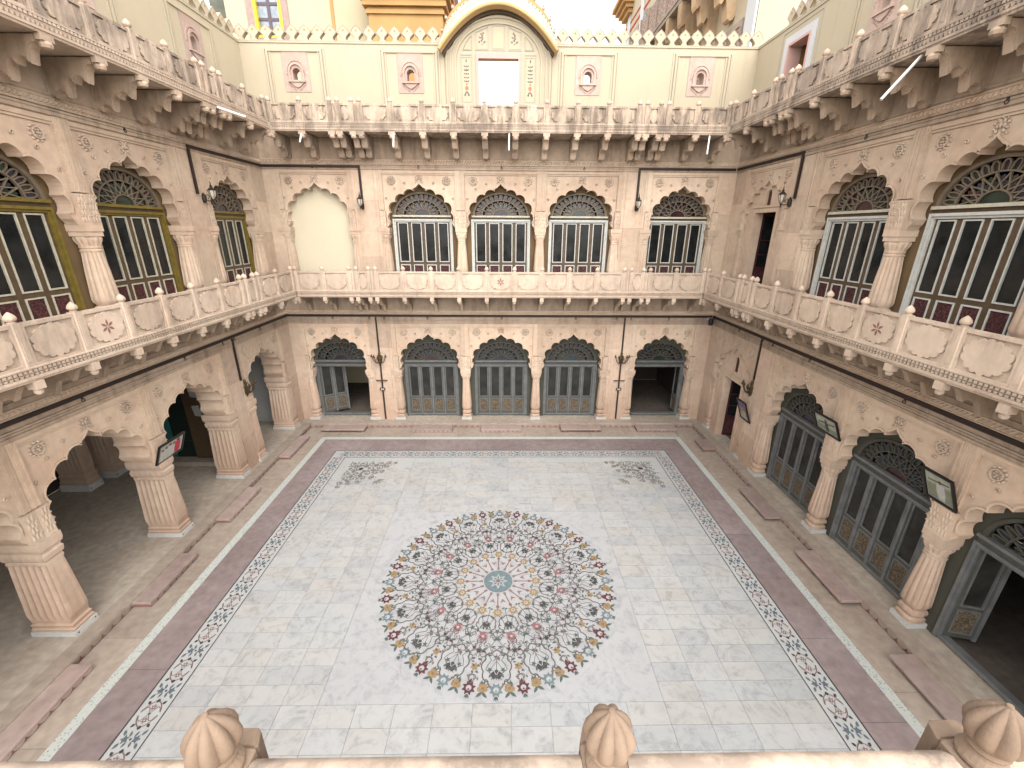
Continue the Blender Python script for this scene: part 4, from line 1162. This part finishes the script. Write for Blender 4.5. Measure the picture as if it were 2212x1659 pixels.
b.prism([(-dw-e, 0), (-dw-e, gz(dt)+e*2), (dw+e, gz(dt)+e*2), (dw+e, 0), (dw, 0), (dw, gz(dt)), (-dw, gz(dt)), (-dw, 0)], -.065, -.02)
b.build('doorcase', 'pinkpaint', gw)
def pan_outline(bm, poly, wd=.02):
    cx = sum(p_[0] for p_ in poly)/len(poly); cz = sum(p_[1] for p_ in poly)/len(poly)
    bm.cur = 0; inn = [(cx+(x-cx)*.90, cz+(z-cz)*.93) for x, z in poly]; bm.prism(poly, -.042, -.02, [inn])
    i2 = [(cx+(x-cx)*.80, cz+(z-cz)*.86) for x, z in poly]; i3 = [(cx+(x-cx)*.77, cz+(z-cz)*.84) for x, z in poly]
    bm.prism(i2, -.038, -.02, [i3])
pb_ = MB()
polys = []
for s in (-1, 1):
    polys.append([(s*.70, gz(9.62)), (s*1.02, gz(9.62)), (s*1.02, gz(10.82)), (s*.70, gz(10.82))])
    polys.append([(s*.70, gz(9.1)), (s*1.02, gz(9.1)), (s*1.02, gz(9.55)), (s*.70, gz(9.55))])
    polys.append([(s*.24, gz(10.88)), (s*.62, gz(10.88)), (s*.62, gz(11.29)), (s*.24, gz(11.42))])
    polys.append([(s*.69, gz(10.88)), (s*.96, gz(10.88)), (s*.86, gz(11.06)), (s*.69, gz(11.22))])
polys.append([(-.19, gz(10.88)), (.19, gz(10.88)), (.19, gz(11.46)), (-.19, gz(11.46))])
for p_ in polys: pan_outline(pb_, p_)
pb_.build('painted_panel_border', 'line', gw)
def spray(n, items):
    bm = MB()
    for (mi, x, z, r, kind) in items:
        bm.cur = mi
        if kind == 'd': bm.prism(discp(x, z, r, 10), -.036, -.028)
        elif kind == 's': bm.prism(starp(x, z, 6, r*.55, r), -.036, -.028)
        else: bm.prism(leafp(x, z, kind, r*2.4, r*.9), -.035, -.028)
    return bm
for s in (-1, 1):
    it = []; x = s*.86; z0_ = gz(9.95)
    it += [(3, x, z0_+.08, .045, 'd'), (3, x, z0_+.18, .022, 'd'), (3, x, z0_-.02, .02, 'd')]
    for t in (-1, 1): it += [(0, x+t*.05, z0_-.08, .022, 'd'), (0, x, z0_, .05, -PI/2+t*.7)]
    for k in range(5):
        zz = z0_+.26+.09*k; it.append(((1, 2, 1, 0, 2)[k], x, zz, (.026, .022, .034, .03, .02)[k], 's'))
        for t in (-1, 1): it.append((0, x+t*.02, zz-.02, .03, PI/2-t*1.0))
    it.append((0, x, z0_+.68, .035, PI/2))
    spray('', it).build('painted_vase', ['i_green', 'i_brown', 'i_gold', 'orange_r'] if False else ['i_green', 'i_brown', 'i_gold', 'redorange'], gw) if 'redorange' in M else None
M['redorange'] = simple('vermilion_paint', (.60, .17, .08), .6)
for s in (-1, 1):
    it = []; x = s*.86; z0_ = gz(9.95)
    it += [(3, x, z0_+.08, .048, 'd'), (3, x, z0_+.17, .022, 'd'), (3, x, z0_-.0, .02, 'd')]
    for t in (-1, 1): it += [(0, x+t*.05, z0_-.08, .024, 'd'), (0, x, z0_, .04, -PI/2+t*.7)]
    for k in range(5):
        zz = z0_+.24+.085*k; it.append(((1, 2, 1, 1, 2)[k], x, zz, (.026, .024, .024, .036, .024)[k], 's'))
        for t in (-1, 1): it.append((0, x+t*.02, zz-.02, .028, PI/2-t*1.0))
    it.append((0, x, z0_+.66, .035, PI/2))
    spray('', it).build('painted_vase', ['i_green', 'i_brown', 'i_gold', 'redorange'], gw)
    it = []; x = s*.43; zz = gz(11.0)
    for (dx, dz_, r, c) in ((0, .02, .02, 1), (-.07, .07, .03, 4), (.07, .07, .03, 4), (0, .17, .036, 2), (.03*s*-1, .26, .03, 1)): it.append((c if c < 4 else 1, x+dx, zz+dz_, r, 's'))
    for t in range(6): it.append((0, x+.03*math.cos(t), zz+.04+.035*t, .03, PI/2+(1 if t % 2 else -1)*.9))
    spray('', it).build('painted_flowers', ['i_green', 'i_brown', 'i_rose', 'redorange'], gw)
nb = MB(); a_ = [(x*.13, gz(10.93)+(z-1.955)*.36) for x, z in arch_pts()]; nb.prism(a_, -.034, -.025); nb.build('painted_niche', 'cream2', gw)
def bow(t, k=0.):
    """outline of the curved roof: k=0 the eave's bow, k=1 the rounder crest"""
    x = math.cos(t); e = (1.55*x, gz(10.82)+.97*(1-x*x)); c = (1.46*x, gz(10.98)+1.20*max(0, math.sin(t))**.9)
    return (e[0]*(1-k)+c[0]*k, e[1]*(1-k)+c[1]*k)
def sweep(name, prof, mats, n=60):
    """cross-section points (blend to the crest, normal offset, depth y, material) swept along the bow"""
    bm = MB(); m_ = len(prof); vs = []
    for q in range(n+1):
        t = PI*q/n; ta, tb = max(0, t-.02), min(PI, t+.02)
        for k, o_, y, _ in prof:
            x, z = bow(t, k); a_, c_ = bow(ta, k), bow(tb, k); dx, dz_ = c_[0]-a_[0], c_[1]-a_[1]; L = math.hypot(dx, dz_) or 1
            vs.append((x+dz_/L*o_, y, z-dx/L*o_))
    for q in range(n):
        for i in range(m_-1):
            bm.cur = prof[i+1][3]
            bm.add([vs[q*m_+i], vs[q*m_+i+1], vs[(q+1)*m_+i+1], vs[(q+1)*m_+i]], [(0, 1, 2, 3)])
    for q in (0, n):
        bm.cur = 0; bm.add([vs[q*m_+i] for i in range(m_)], [tuple(range(m_)) if q else tuple(range(m_))[::-1]])
    return bm.build(name, mats, gw, smooth=35)
sweep('eave', [(0, -.14, -.02, 0), (0, -.115, -.09, 1), (0, -.085, -.10, 1), (0, -.085, -.22, 1), (0, -.04, -.34, 2), (0, -.02, -.35, 2), (0, .0, -.345, 2), (0, .015, -.325, 2), (0, .035, -.32, 2), (0, .045, -.29, 2), (0, .03, .1, 0), (0, -.14, .1, 0)], ['cream', 'brown_wood', 'orange_l'])
M['zig'] = plaster('cream_roof_paint', (.46, .41, .31))
rf = sweep('curved_roof', [(0, .03, -.28, 0), (.06, .03, -.28, 1), (.08, .03, -.275, 0), (.26, .03, -.25, 0), (.29, .03, -.245, 1), (.32, .03, -.24, 0), (.75, .02, -.12, 0), (.90, .02, -.05, 2), (1., .03, 0, 2), (1., .03, .08, 2), (.9, .0, .3, 0), (.5, 0, .7, 0), (0, 0, .8, 0)], ['zig', 'line', 'orange_d'])
zg = MB(); n = 84
def PT(t, k, o_, y):
    x, z = bow(t, k); a_, c_ = bow(t-.02, k), bow(t+.02, k); dx, dz_ = c_[0]-a_[0], c_[1]-a_[1]; L = math.hypot(dx, dz_); return (x+dz_/L*o_, y, z-dx/L*o_)
for q in range(n):
    t = .08+(PI-.16)*(q+.5)/n; dt_ = PI/n*.4
    zg.add([PT(t-dt_, .34, .031, -.242), PT(t+dt_, .34, .031, -.242), PT(t, .50, .03, -.195)], [(0, 1, 2)])
for q in range(19):
    t = .1+(PI-.2)*(q+.5)/19; zg.cur = 1; zg.ball(PT(t, .66, .028, -.148), .020, 6, 4)
    zg.cur = 2; zg.ball(PT(t+.07, .70, .026, -.138), .014, 6, 4); zg.ball(PT(t-.07, .62, .026, -.158), .012, 6, 4)
tag(zg.build('painted_zigzag', ['line', 'orange_d', 'i_green'], rf), kind='stuff')
kb = MB(); kb.ball((0, 0, .02), .045, 8, 5); kb.cur = 1; kb.lathe([(.03, .05), (.02, .075), (.004, .10)], 8)
kbm = kb.mesh('crest_knob', ['zig', 'redpaint'], 50)
for q in range(13):
    ob('crest_knob', kbm, rf, PT(.12+(PI-.24)*(q+.5)/13, 1., .06, .05))
for s in (-1, 1):
    MB().prism([(s*1.44, gz(10.75)), (s*1.72, gz(10.84)), (s*1.72, gz(11.16)), (s*1.5, gz(11.2))], .04, .2).build('shoulder', 'cream', gw)

# ------------------------------------------------------------------ houses behind
hl = thing('cream_house', 'tall yellow-cream house behind the back wall with a four-pane window and orange cornice', 'house', (-8., 17.5, 0))
b = MB(); wx0, wx1, wz0, wz1 = -.24, .60, 12.4, 14.6
b.prism([(-1.2, 0), (-1.2, 18), (4.2, 18), (4.2, 0)], 0, .3, [[(wx0, wz0), (wx1, wz0), (wx1, wz1), (wx0, wz1)]]); b.box(-1.2, 4.2, .3, 6, 0, 18)
b.build('wall', 'cream2', hl)
wb = MB(); e = .09
wb.prism([(wx0-.28, wz0-.1), (wx1+.25, wz0-.1), (wx1+.25, wz1+.2), (wx0-.28, wz1+.2)], -.03, .01, [[(wx0-.02, wz0), (wx1+.02, wz0), (wx1+.02, wz1), (wx0-.02, wz1)]])
wb.cur = 1; wb.prism([(wx0-.03, wz0), (wx1+.03, wz0), (wx1+.03, wz1), (wx0-.03, wz1)], -.04, .12, [[(wx0+.06, wz0+.05), (wx1-.06, wz0+.05), (wx1-.06, wz1-.06), (wx0+.06, wz1-.06)]])
wb.cur = 2; wb.box((wx0+wx1)/2-.05, (wx0+wx1)/2+.05, .06, .12, wz0+.05, wz1-.06)
for z in (12.93, 13.35, 13.8): wb.box(wx0+.06, (wx0+wx1)/2-.0501, .06, .12, z-.04, z+.04); wb.box((wx0+wx1)/2+.0501, wx1-.06, .06, .12, z-.04, z+.04)
M['yellow'] = simple('bright_yellow_paint', (.80, .62, .03), .5)
M['win_violet'] = simple('violet_grey_wood', (.10, .075, .09), .5)
M['skyglass'] = glass('pale_window_glass', (.16, .19, .22), .1, .8)
wo_ = wb.build('window', ['step', 'yellow', 'win_violet'], hl)
for (x0, x1) in ((wx0+.06, (wx0+wx1)/2-.05), ((wx0+wx1)/2+.05, wx1-.06)):
    for (z0, z1) in ((12.45, 12.89), (12.97, 13.31), (13.39, 13.76), (13.84, 14.54)):
        MB().box(x0, x1, .085, .095, z0, z1).build('pane', 'skyglass', wo_)
b = MB(); b.box(2.24, 2.34, -.03, .01, 11, 17.9); b.box(-1.2, 2.239, -.02, .01, 12.55, 12.62); b.build('painted_line', 'orange', hl)
b = MB(); b.box(-1.9, -1.201, .4, 1.0, 8, 17); b.build('stained_pier', 'oldwall', hl)
# projecting orange-corniced bay
b = MB(); b.box(3.70, 6.02, -.9, 5, 0, 12.75); b.cur = 1
for k, (z, d) in enumerate(((12.75, .06), (12.86, .02), (12.93, .14), (13.06, .10), (13.14, .24), (13.28, .20), (13.34, .30))):
    b.box(3.70-d, 6.02+d, -.9-d, 5+d, z+.0004, (12.86, 12.93, 13.06, 13.14, 13.28, 13.34, 13.46)[k])
b.cur = 2; b.box(3.55, 6.15, -1.05, 5.1, 13.4604, 14.8)
b.build('corniced_bay', ['orange', 'orange', 'rose_roof'] if 'rose_roof' in M else ['orange', 'orange', 'red_stone'], hl)

hr = thing('bracketed_house', 'carved house behind the back wall on the right with big brackets and pierced stone screens', 'house', (7.0, 14.4, 0))
# local: X along -y? built directly in world-like axes: x out of wall to the left is negative
b = MB(); b.box(0, 5, 0.2, 16, 0, 20); b.build('wall', 'cream', hr)
b = MB()
b.box(-.06, .02, .2, .75, 8, 19.9); b.box(-.05, .02, 12.2, 12.75, 8, 19.9); b.box(-.04, .02, 14.8, 15.4, 8, 19.9); b.build('pilaster', 'pale_blue', hr)
for y0, y1, z0, z1 in ((.9, 4.2, 9, 12.3), (12.9, 14.7, 9, 16.6)):
    b = MB(); b.prism([(y0, z0), (y1, z0), (y1, z1), (y0, z1)], -.05, .02, [[(y0+.15, z0+.15), (y1-.15, z0+.15), (y1-.15, z1-.15), (y0+.15, z1-.15)]], ax='x')
    b.build('screen_frame', 'tan', hr)
for y0, y1, z0, z1 in ((1.05, 4.05, 9.15, 12.15), (13.05, 14.55, 9.15, 16.45)):
    MB().box(-.02, .02, y0, y1, z0, z1).build('pierced_screen', 'jali', hr)
# oriel on brackets
M['warm_stone'] = sandstone('warm_brown_sandstone', (.56, .40, .25), (.48, .32, .19), streak=.4)
b = MB(); b.box(-.85, 0, 1.3, 9.4, 13.98, 14.12); b.box(-.88, 0, 1.25, 9.45, 14.121, 14.22); b.build('oriel_slab', 'tan', hr)
for k in range(7): MB().box(-.83, -.75, 1.35+k*1.15, 1.35+(k+1)*1.15-.1, 14.221, 15.3).build('pierced_screen', 'jali', hr)
for k in range(8): MB().box(-.86, -.72, 1.25+k*1.15, 1.35+k*1.15, 14.221, 15.4).build('screen_post', 'tan', hr)
for k in range(6):
    y = 1.75+k*1.25
    P_ = [(0, 13.975), (0, 12.6), (-.06, 12.5), (-.13, 12.47), (-.22, 12.52), (-.28, 12.75), (-.33, 12.98), (-.38, 13.02), (-.42, 12.95), (-.47, 12.87), (-.54, 12.9), (-.58, 13.1), (-.62, 13.3), (-.66, 13.33), (-.70, 13.28), (-.75, 13.25), (-.80, 13.35), (-.83, 13.6), (-.84, 13.975)]
    bm = MB(); bm.add([(x, y-.17, z) for x, z in P_]+[(x, y+.17, z) for x, z in P_], [tuple(range(len(P_)))]+[tuple(range(2*len(P_)-1, len(P_)-1, -1))]+[(i, len(P_)+i, len(P_)+(i+1) % len(P_), (i+1) % len(P_)) for i in range(len(P_))])
    bm.build('bracket', 'warm_stone', hr)
aw = MB(); aw.prism([(10.6, 12.4)]+[(11.35-.75*math.cos(PI*k/10), 15.3+1.3*math.sin(PI*k/10)) for k in range(11)]+[(12.1, 12.4)], -.16, .01, ax='x'); aw.cur = 1
aw.prism([(10.75, 12.5)]+[(11.35-.6*math.cos(PI*k/10), 15.3+1.1*math.sin(PI*k/10)) for k in range(11)]+[(11.95, 12.5)], -.18, -.1, ax='x'); aw.build('arched_window', ['tan', 'glass'], hr)
b = MB()
for k in range(4): b.box(-.25-.16*k, 5, 14.6-.1*k, 16.1+.16*k, 17.75+.2*k+.0004, 17.95+.2*k)
b.build('cornice', 'orange', hr)
b = MB(); b.box(-.03, .02, 8, 15.9, 16.9, 17.0); b.box(-.03, .02, 8, 15.9, 17.3, 17.38); b.build('painted_line', 'redpaint', hr)

# ------------------------------------------------------------------ stone steps along the plinth
def step(x0, x1, y0, y1, label, gap=False, scal=None):
    t = thing('stone_step', label, 'step', ((x0+x1)/2, (y0+y1)/2, 0), 0, 'step slabs along the plinth')
    W, D = (x1-x0)/2, (y1-y0)/2
    bev(MB().box(-W, W, -D, D, .065, .118).build('slab', 'step', t), .008)
    if gap:
        for s in (-1, 1):
            if W > D: MB().box(s*W*.7-.05, s*W*.7+.05, -D+.05, D-.03, 0, .0645).build('support', 'red_stone', t)
            else: MB().box(-W+.04, W-.04, s*D*.7-.05, s*D*.7+.05, 0, .0645).build('support', 'red_stone', t)
    else:
        q = MB(); q.box(-W+.02, W-.02, -D+.02, D-.02, 0, .0645)
        q.build('base_block', 'red_stone', t)
        sc_ = MB()
        L = max(W, D)*2; n = int(L/.15); st = L/n
        for i in range(n):
            c = -L/2+(i+.5)*st
            poly = [(c-st*.45, .064)]+[(c-st*.45*math.cos(PI*k/6), .058-.045*math.sin(PI*k/6)) for k in range(7)]+[(c+st*.45, .064)]
            if W > D: sc_.prism(poly, -D+.003, -D+.03)
            else:
                sx = 1 if x0 < 0 else -1
                a_, b_ = sorted((sx*(W-.003), sx*(W-.03))); sc_.prism(poly, a_, b_, ax='x')
        tag(sc_.build('scallop_edge', 'step', t), kind='stuff')
bk = ['stone step below the left open doorway of the back wall', 'stone step below the glazed door left of centre at the back', 'stone step below the middle glazed door at the back',
      'stone step raised on two supports below the glazed door right of centre', 'stone step below the right open doorway of the back wall']
for (x0, x1), lb, gp in zip(((-6.15, -4.70), (-3.15, -1.77), (-.81, .56), (1.88, 3.25), (4.45, 5.81)), bk, (True, False, False, True, False)): step(x0, x1, 12.97, 13.375, lb, gp)
for (y0, y1), lb in zip(((11.18, 12.53), (8.28, 9.60), (5.94, 7.19), (3.5, 4.80)), ('farthest left step slab, by the corner passage arch', 'second left step slab from the back, before the arch with the teal door', 'third left step slab from the back, before the dark open arch', 'nearest left step slab, cut off by the picture edge')):
    step(-6.655, -6.32, y0, y1, lb)
for (y0, y1), lb, gp in zip(((11.6, 12.25), (8.26, 9.50), (5.87, 7.18), (3.6, 4.84)), ('short stone block step below the small maroon door', 'second right step slab from the back, below the glazed door', 'third right step slab from the back, raised on supports', 'nearest right step slab, before the open grey door'), (False, True, True, True)):
    step(6.09, 6.495, y0, y1, lb, gp)

# ------------------------------------------------------------------ fittings on the walls
def to_world(side, u, y, z):
    if side == 'b': return (-.14+u, YB+y, z)
    if side == 'l': return (XL-y, YC+u, z)
    return (XR+y, YC-u, z)
RZ = {'b': 0, 'l': R(90), 'r': R(-90)}
def lantern(side, u, z, label):
    t = thing('wall_lantern', label, 'lantern', to_world(side, u, 0, z), RZ[side], 'upper wall lanterns')
    b = MB(); b.lathe([(.045, -.16), (.05, -.14), (.05, -.06), (.03, -.03), (.0, 0.02)], 10, 0, -.045); b.ball((0, -.045, -.17), .045, 8, 5)
    b.tube([(0, -.05, -.12), (0, -.14, -.17), (0, -.22, -.16), (0, -.25, -.12)], .011, 6); b.tube([(0, -.07, -.06), (0, -.13, -.03), (0, -.17, -.08), (0, -.14, -.12)], .007, 5)
    b.build('arm', 'iron', t, smooth=50)
    b = MB(); b.lathe([(.02, -.13), (.06, -.06), (.078, .05), (.07, .055)], 6, 0, -.25); b.build('glass_shade', 'lampglass', t)
    b = MB(); b.lathe([(.085, .052), (.088, .062), (.05, .10), (.022, .13), (.03, .15), (.01, .18), (.012, .20), (.002, .26)], 6, 0, -.25)
    for k in range(6):
        a = 2*PI*k/6; b.tube([(.02*math.cos(a), -.25+.02*math.sin(a), -.135), (.063*math.cos(a), -.25+.063*math.sin(a), -.06), (.081*math.cos(a), -.25+.081*math.sin(a), .055)], .006, 4)
    b.ball((0, -.25, -.15), .025, 6, 4); b.lathe([(.004, -.24), (.014, -.19), (.02, -.16)], 6, 0, -.25)
    b.build('cap', 'iron', t)
lantern('b', -4.06, 7.16, 'wall lantern on the back wall right of the blank cream niche'); lantern('b', 4.03, 7.16, 'wall lantern on the back wall right of centre')
lantern('l', 4.22, 7.16, 'wall lantern on the left wall between mustard-framed windows'); lantern('r', -4.25, 7.17, 'wall lantern on the right wall beside the dark upper doorway')
def sconce(side, u, z, label):
    t = thing('candle_sconce', label, 'sconce', to_world(side, u, 0, z), RZ[side], 'bronze sconces on the ground floor')
    b = MB(); b.lathe([(.004, -.30), (.03, -.24), (.07, -.18), (.06, -.12), (.05, 0), (.03, .10), (.045, .14), (.004, .20)], 12, 0, -.03, rib=.1, ribn=6)
    for z_ in (-.14, -.04, .08): b.ball((0, -.07, z_), .035, 8, 5)
    b.build('back_plate', 'bronze', t, smooth=50)
    for k in range(5):
        a = R(-150+k*30); cx, cy = math.cos(a)*.26, math.sin(a)*.20
        q = MB(); pts = [(cx*s_, -.05+cy*s_, -.12-.10*math.sin(PI*s_)+.16*s_*s_) for s_ in [i/8 for i in range(9)]]
        q.tube(pts, .012, 6); q.tube([(cx*.4+.035*math.cos(j*.7)*.8, -.05+cy*.4, -.06+.035*math.sin(j*.7)) for j in range(8)], .007, 5)
        e_ = pts[-1]; q.lathe([(.008, e_[2]-.02), (.04, e_[2]), (.045, e_[2]+.012), (.018, e_[2]+.02), (.02, e_[2]+.075), (.014, e_[2]+.08)], 8, e_[0], e_[1])
        q.build('arm', 'bronze', t, smooth=50)
sconce('b', -4.02, 2.42, 'bronze candle sconce on the left pier of the back wall'); sconce('b', 4.02, 2.42, 'bronze candle sconce on the right pier of the back wall')
sconce('l', 4.25, 2.42, 'bronze candle sconce on the left wall beside the passage arch'); sconce('r', -4.25, 2.42, 'bronze candle sconce on the right wall by the small maroon door')
def conduit(side, pts, r, label, boxes=()):
    t = thing('conduit', label, 'conduit', to_world(side, 0, 0, 0), RZ[side])
    for i in range(len(pts)-1):
        (x0, z0), (x1, z1) = pts[i], pts[i+1]
        if abs(x1-x0) > abs(z1-z0): MB().box(min(x0, x1)-r, max(x0, x1)+r, -.052, -.016, z0-r, z0+r).build('run', 'cable', t)
        else: MB().box(x0-r, x0+r, -.05, -.014, min(z0, z1)+r*1.01, max(z0, z1)-r*1.01).build('drop', 'cable', t)
    for (x, z) in boxes:
        q = MB(); q.box(-.09, .09, -.08, -.05, -.045, .045); q.cur = 1; q.box(-.045, -.005, -.083, -.079, -.025, .025); q.box(.01, .05, -.083, -.079, -.025, .025)
        q.build('switch_box', ['brown_wood', 'white'], t, (x, 0, z))
        MB().box(-.19, .19, -.06, -.014, -.012, .012).build('cross_bar', 'brown_wood', t, (x, 0, z+.30))
zl = 3.80
conduit('b', [(-6.8, zl), (6.8, zl)], .034, 'dark cable run along the back wall below the lower brackets')
conduit('b', [(-4.02, zl-.03), (-4.02, .16)], .022, 'dark pipe down the left pier of the back wall', [(-4.02, 1.30)])
conduit('b', [(4.02, zl-.03), (4.02, .16)], .022, 'dark pipe down the right pier of the back wall', [(4.02, 1.30)])
conduit('r', [(-7.0, zl), (6.5, zl)], .034, 'dark cable run along the right wall below the lower brackets')
conduit('r', [(-4.22, zl-.03), (-4.22, 2.60)], .022, 'dark pipe dropping to the right sconce')
conduit('l', [(-6.5, zl), (7.0, zl)], .030, 'dark strip along the left wall below the lower brackets')  # dark strip carried along the full wall
conduit('l', [(4.12, zl-.03), (4.12, 2.60)], .022, 'dark pipe dropping to the left sconce')
conduit('b', [(-6.8, 8.085), (-4.06, 8.085), (-4.06, 7.1)], .03, 'bent dark pipe down to the lantern right of the cream niche')
conduit('b', [(6.8, 8.085), (4.03, 8.085), (4.03, 7.1)], .03, 'bent dark pipe down to the lantern at the right of the back wall')
conduit('l', [(7.0, 8.085), (4.05, 8.085), (4.05, 7.1)], .03, 'bent dark pipe down to the lantern on the left wall')
conduit('r', [(-7.0, 8.085), (-4.12, 8.085), (-4.12, 7.1)], .03, 'bent dark pipe down to the lantern on the right wall')

def picture(side, u0, u1, z0, z1, d, label, draw):
    W, H = (u1-u0), math.hypot(z1-z0, d)
    t = thing('framed_photograph', label, 'picture', to_world(side, (u0+u1)/2, -.03, z0), RZ[side], 'framed photographs leaning off the walls')
    tilt = math.atan2(d, z1-z0); t.rotation_euler = (tilt, 0, RZ[side])
    f = .032
    MB().prism([(-W/2, 0), (W/2, 0), (W/2, H), (-W/2, H)], -.018, .012, [[(-W/2+f, f), (W/2-f, f), (W/2-f, H-f), (-W/2+f, H-f)]]).build('frame', 'black', t)
    MB().box(-W/2+.001, W/2-.001, .0125, .02, .001, H-.001).build('backing', 'brown_wood', t)
    q = MB(); cols = []
    def sh(poly, mat, y):
        if mat not in cols: cols.append(mat)
        q.cur = cols.index(mat); q.prism([(-W/2+f+x*(W-2*f), f+z*(H-2*f)) for x, z in poly], y, y+.004)
    sh([(0, 0), (1, 0), (1, 1), (0, 1)], 'white', .004)
    draw(sh); q.build('picture', cols, t)
def person(sh, x, top, wd, cloth, head='brown_wood', y=-.002, base=.06):
    hgt = top-base; r = hgt*.085
    sh([(x-wd, base+hgt*.35), (x-wd*.9, top-r*2.6), (x-wd*.35, top-r*2.1), (x+wd*.35, top-r*2.1), (x+wd*.9, top-r*2.6), (x+wd, base+hgt*.35), (x+wd*.7, base), (x-wd*.7, base)], cloth, y)
    sh([(x+r*.8*math.cos(2*PI*k/10), top-r+r*1.1*math.sin(2*PI*k/10)) for k in range(10)], head, y-.001)
def art_group(sh):
    sh([(.04, .05), (.96, .05), (.96, .95), (.04, .95)], 'line', .001)
    for x, tp in ((.15, .72), (.30, .78), (.62, .80)): person(sh, x, tp, .07, 'white')
    person(sh, .46, .85, .09, 'white', y=-.003); person(sh, .78, .92, .12, 'crimson', y=-.005)
M['crimson'] = simple('crimson_print', (.50, .03, .06), .5)
M['sepia'] = simple('sepia_print', (.45, .45, .36), .5, var=.3); M['sepia_d'] = simple('dark_sepia_print', (.07, .08, .075), .5, var=.4)
M['print_blue'] = simple('violet_print', (.22, .17, .27), .5, var=.4); M['print_green'] = simple('olive_print', (.26, .28, .19), .5, var=.3)
def art_plane(sh):
    sh([(.03, .05), (.97, .05), (.97, .95), (.03, .95)], 'sepia', .001); sh([(.03, .05), (.97, .05), (.97, .35), (.03, .42)], 'print_green', -.001)
    person(sh, .50, .80, .08, 'sepia_d', 'sepia_d'); sh([(.12, .55), (.45, .62), (.46, .56), (.14, .48)], 'sepia_d', -.004); sh([(.54, .60), (.9, .72), (.9, .66), (.55, .54)], 'sepia_d', -.004)
def art_lady(sh):
    sh([(.03, .03), (.97, .03), (.97, .97), (.03, .97)], 'print_green', .001); sh([(.03, .55), (.97, .65), (.97, .97), (.03, .97)], 'sepia', -.001); sh([(.1, .70), (.9, .80), (.9, .75), (.1, .66)], 'sepia_d', -.0015)
    person(sh, .55, .80, .16, 'white', y=-.003)
def art_dance(sh):
    sh([(.05, .05), (.95, .05), (.95, .95), (.05, .95)], 'print_blue', .001); person(sh, .42, .75, .16, 'orange', y=-.003); person(sh, .62, .6, .14, 'rose_stone', y=-.005); sh([(.05, .05), (.95, .05), (.95, .2), (.05, .3)], 'sepia', -.006)
picture('l', 7.58-YC, 8.30-YC, 1.92, 2.34, .17, 'framed photograph of figures in white and red, on the left pillar', art_group)
picture('r', YC-8.28, YC-7.60, 2.44, 2.86, .19, 'wide framed photograph between the two right glazed doors', art_plane)
picture('r', YC-5.74, YC-5.25, 2.47, 3.00, .25, 'tall framed photograph of a figure in white on the right pillar', art_lady)
picture('r', YC-11.10, YC-10.62, 1.42, 2.02, .23, 'framed colour photograph below the sconce by the small maroon door', art_dance)

def drain(p0, p1, label):
    t = MB(); a, c = Vector(p0), Vector(p1)
    t.tube([(0, 0, 0), tuple((c-a)*.5), tuple(c-a)], .022, 8)
    tag(ob('drain_pipe', t.mesh('drain_pipe', 'pvc', 50), None, p0), label, 'pipe', 'white drain pipes under the top balcony')
drain((5.98, 7.29, 8.80), (5.55, 7.29, 8.25), 'long white drain pipe slanting from the right top balcony')
drain((-2.95, 12.90, 8.80), (-2.92, 12.62, 8.42), 'white drain pipe under the back top balcony left of centre')
drain((.10, 12.90, 8.80), (.09, 12.60, 8.36), 'white drain pipe under the middle of the back top balcony')
drain((-5.35, 12.90, 8.80), (-5.36, 12.7, 8.52), 'short white drain pipe near the left corner of the back top balcony')
drain((-6.08, 10.55, 8.80), (-5.6, 10.7, 8.66), 'white drain pipe jutting from the left top balcony')
drain((5.45, 12.90, 8.80), (5.33, 12.62, 8.32), 'white drain pipe near the right corner of the back top balcony')
cc = thing('security_camera', 'small black security camera in the right corner below the lower balcony', 'camera', (6.6, 13.6, 3.68))
MB().box(-.04, .04, -.05, .12, .02, .10).build('mount', 'white', cc); q = MB(); q.lathe([(.06, -.12), (.07, -.05), (.07, .08), (.05, .10)], 12, 0, -.1); q.build('housing', 'black', cc, smooth=50)

# ------------------------------------------------------------------ the gallery the viewer stands on
ng = thing('near_gallery', 'near sandstone gallery whose rail with ribbed bud finials crosses the bottom edge', 'balcony', (.23, .612, 4.70))
MB().box(-7.0, 6.4, -1.1, .09, -.16, .0).build('slab', 'stone', ng)
pr = [(-.05, .44), (-.05, .50), (-.035, .535), (-.012, .55), (.02, .55), (.04, .535), (.052, .50), (.052, .44)]
posts_n = [-.865*k for k in range(4, 0, -1)]+[0, .87]+[.87+.865*k for k in range(1, 4)]
for i in range(len(posts_n)-1):
    a, c = posts_n[i]+.053, posts_n[i+1]-.053
    MB().prism(pr, a, c, ax='x').build('rail', 'parapet_mid', ng, smooth=50)
    MB().box(a, c, -.025, .035, .0, .4395).build('parapet_panel', 'parapet', ng)
def near_post():
    b = MB(); b.box(-.052, .052, -.05, .055, 0, .555); b.prism([(-.052, .0551), (.052, .0551), (.036, .10), (-.036, .10)], 0, .55, ax='z'); b.lathe([(.046, .556), (.046, .575), (.036, .582), (.036, .60)], 24, 0, .01)
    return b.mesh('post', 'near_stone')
def near_fin():
    b = MB(); r = .047
    b.lathe([(r*.80, 0), (r*.85, .006), (r*.74, .014), (r*.82, .020), (r*.98, .028, .10), (r*1.09, .042, .18), (r*1.12, .056, .24), (r*1.05, .074, .26), (r*.88, .092, .26), (r*.62, .110, .24), (r*.36, .122, .2), (r*.17, .130), (r*.13, .136), (r*.03, .137)], 96, ribn=8)
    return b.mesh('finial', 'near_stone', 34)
NP_, NF = near_post(), near_fin()
for u in posts_n: bev(ob('post', NP_, ng, (u, 0, 0)), .006); ob('finial', NF, ng, (u, .01, .598))
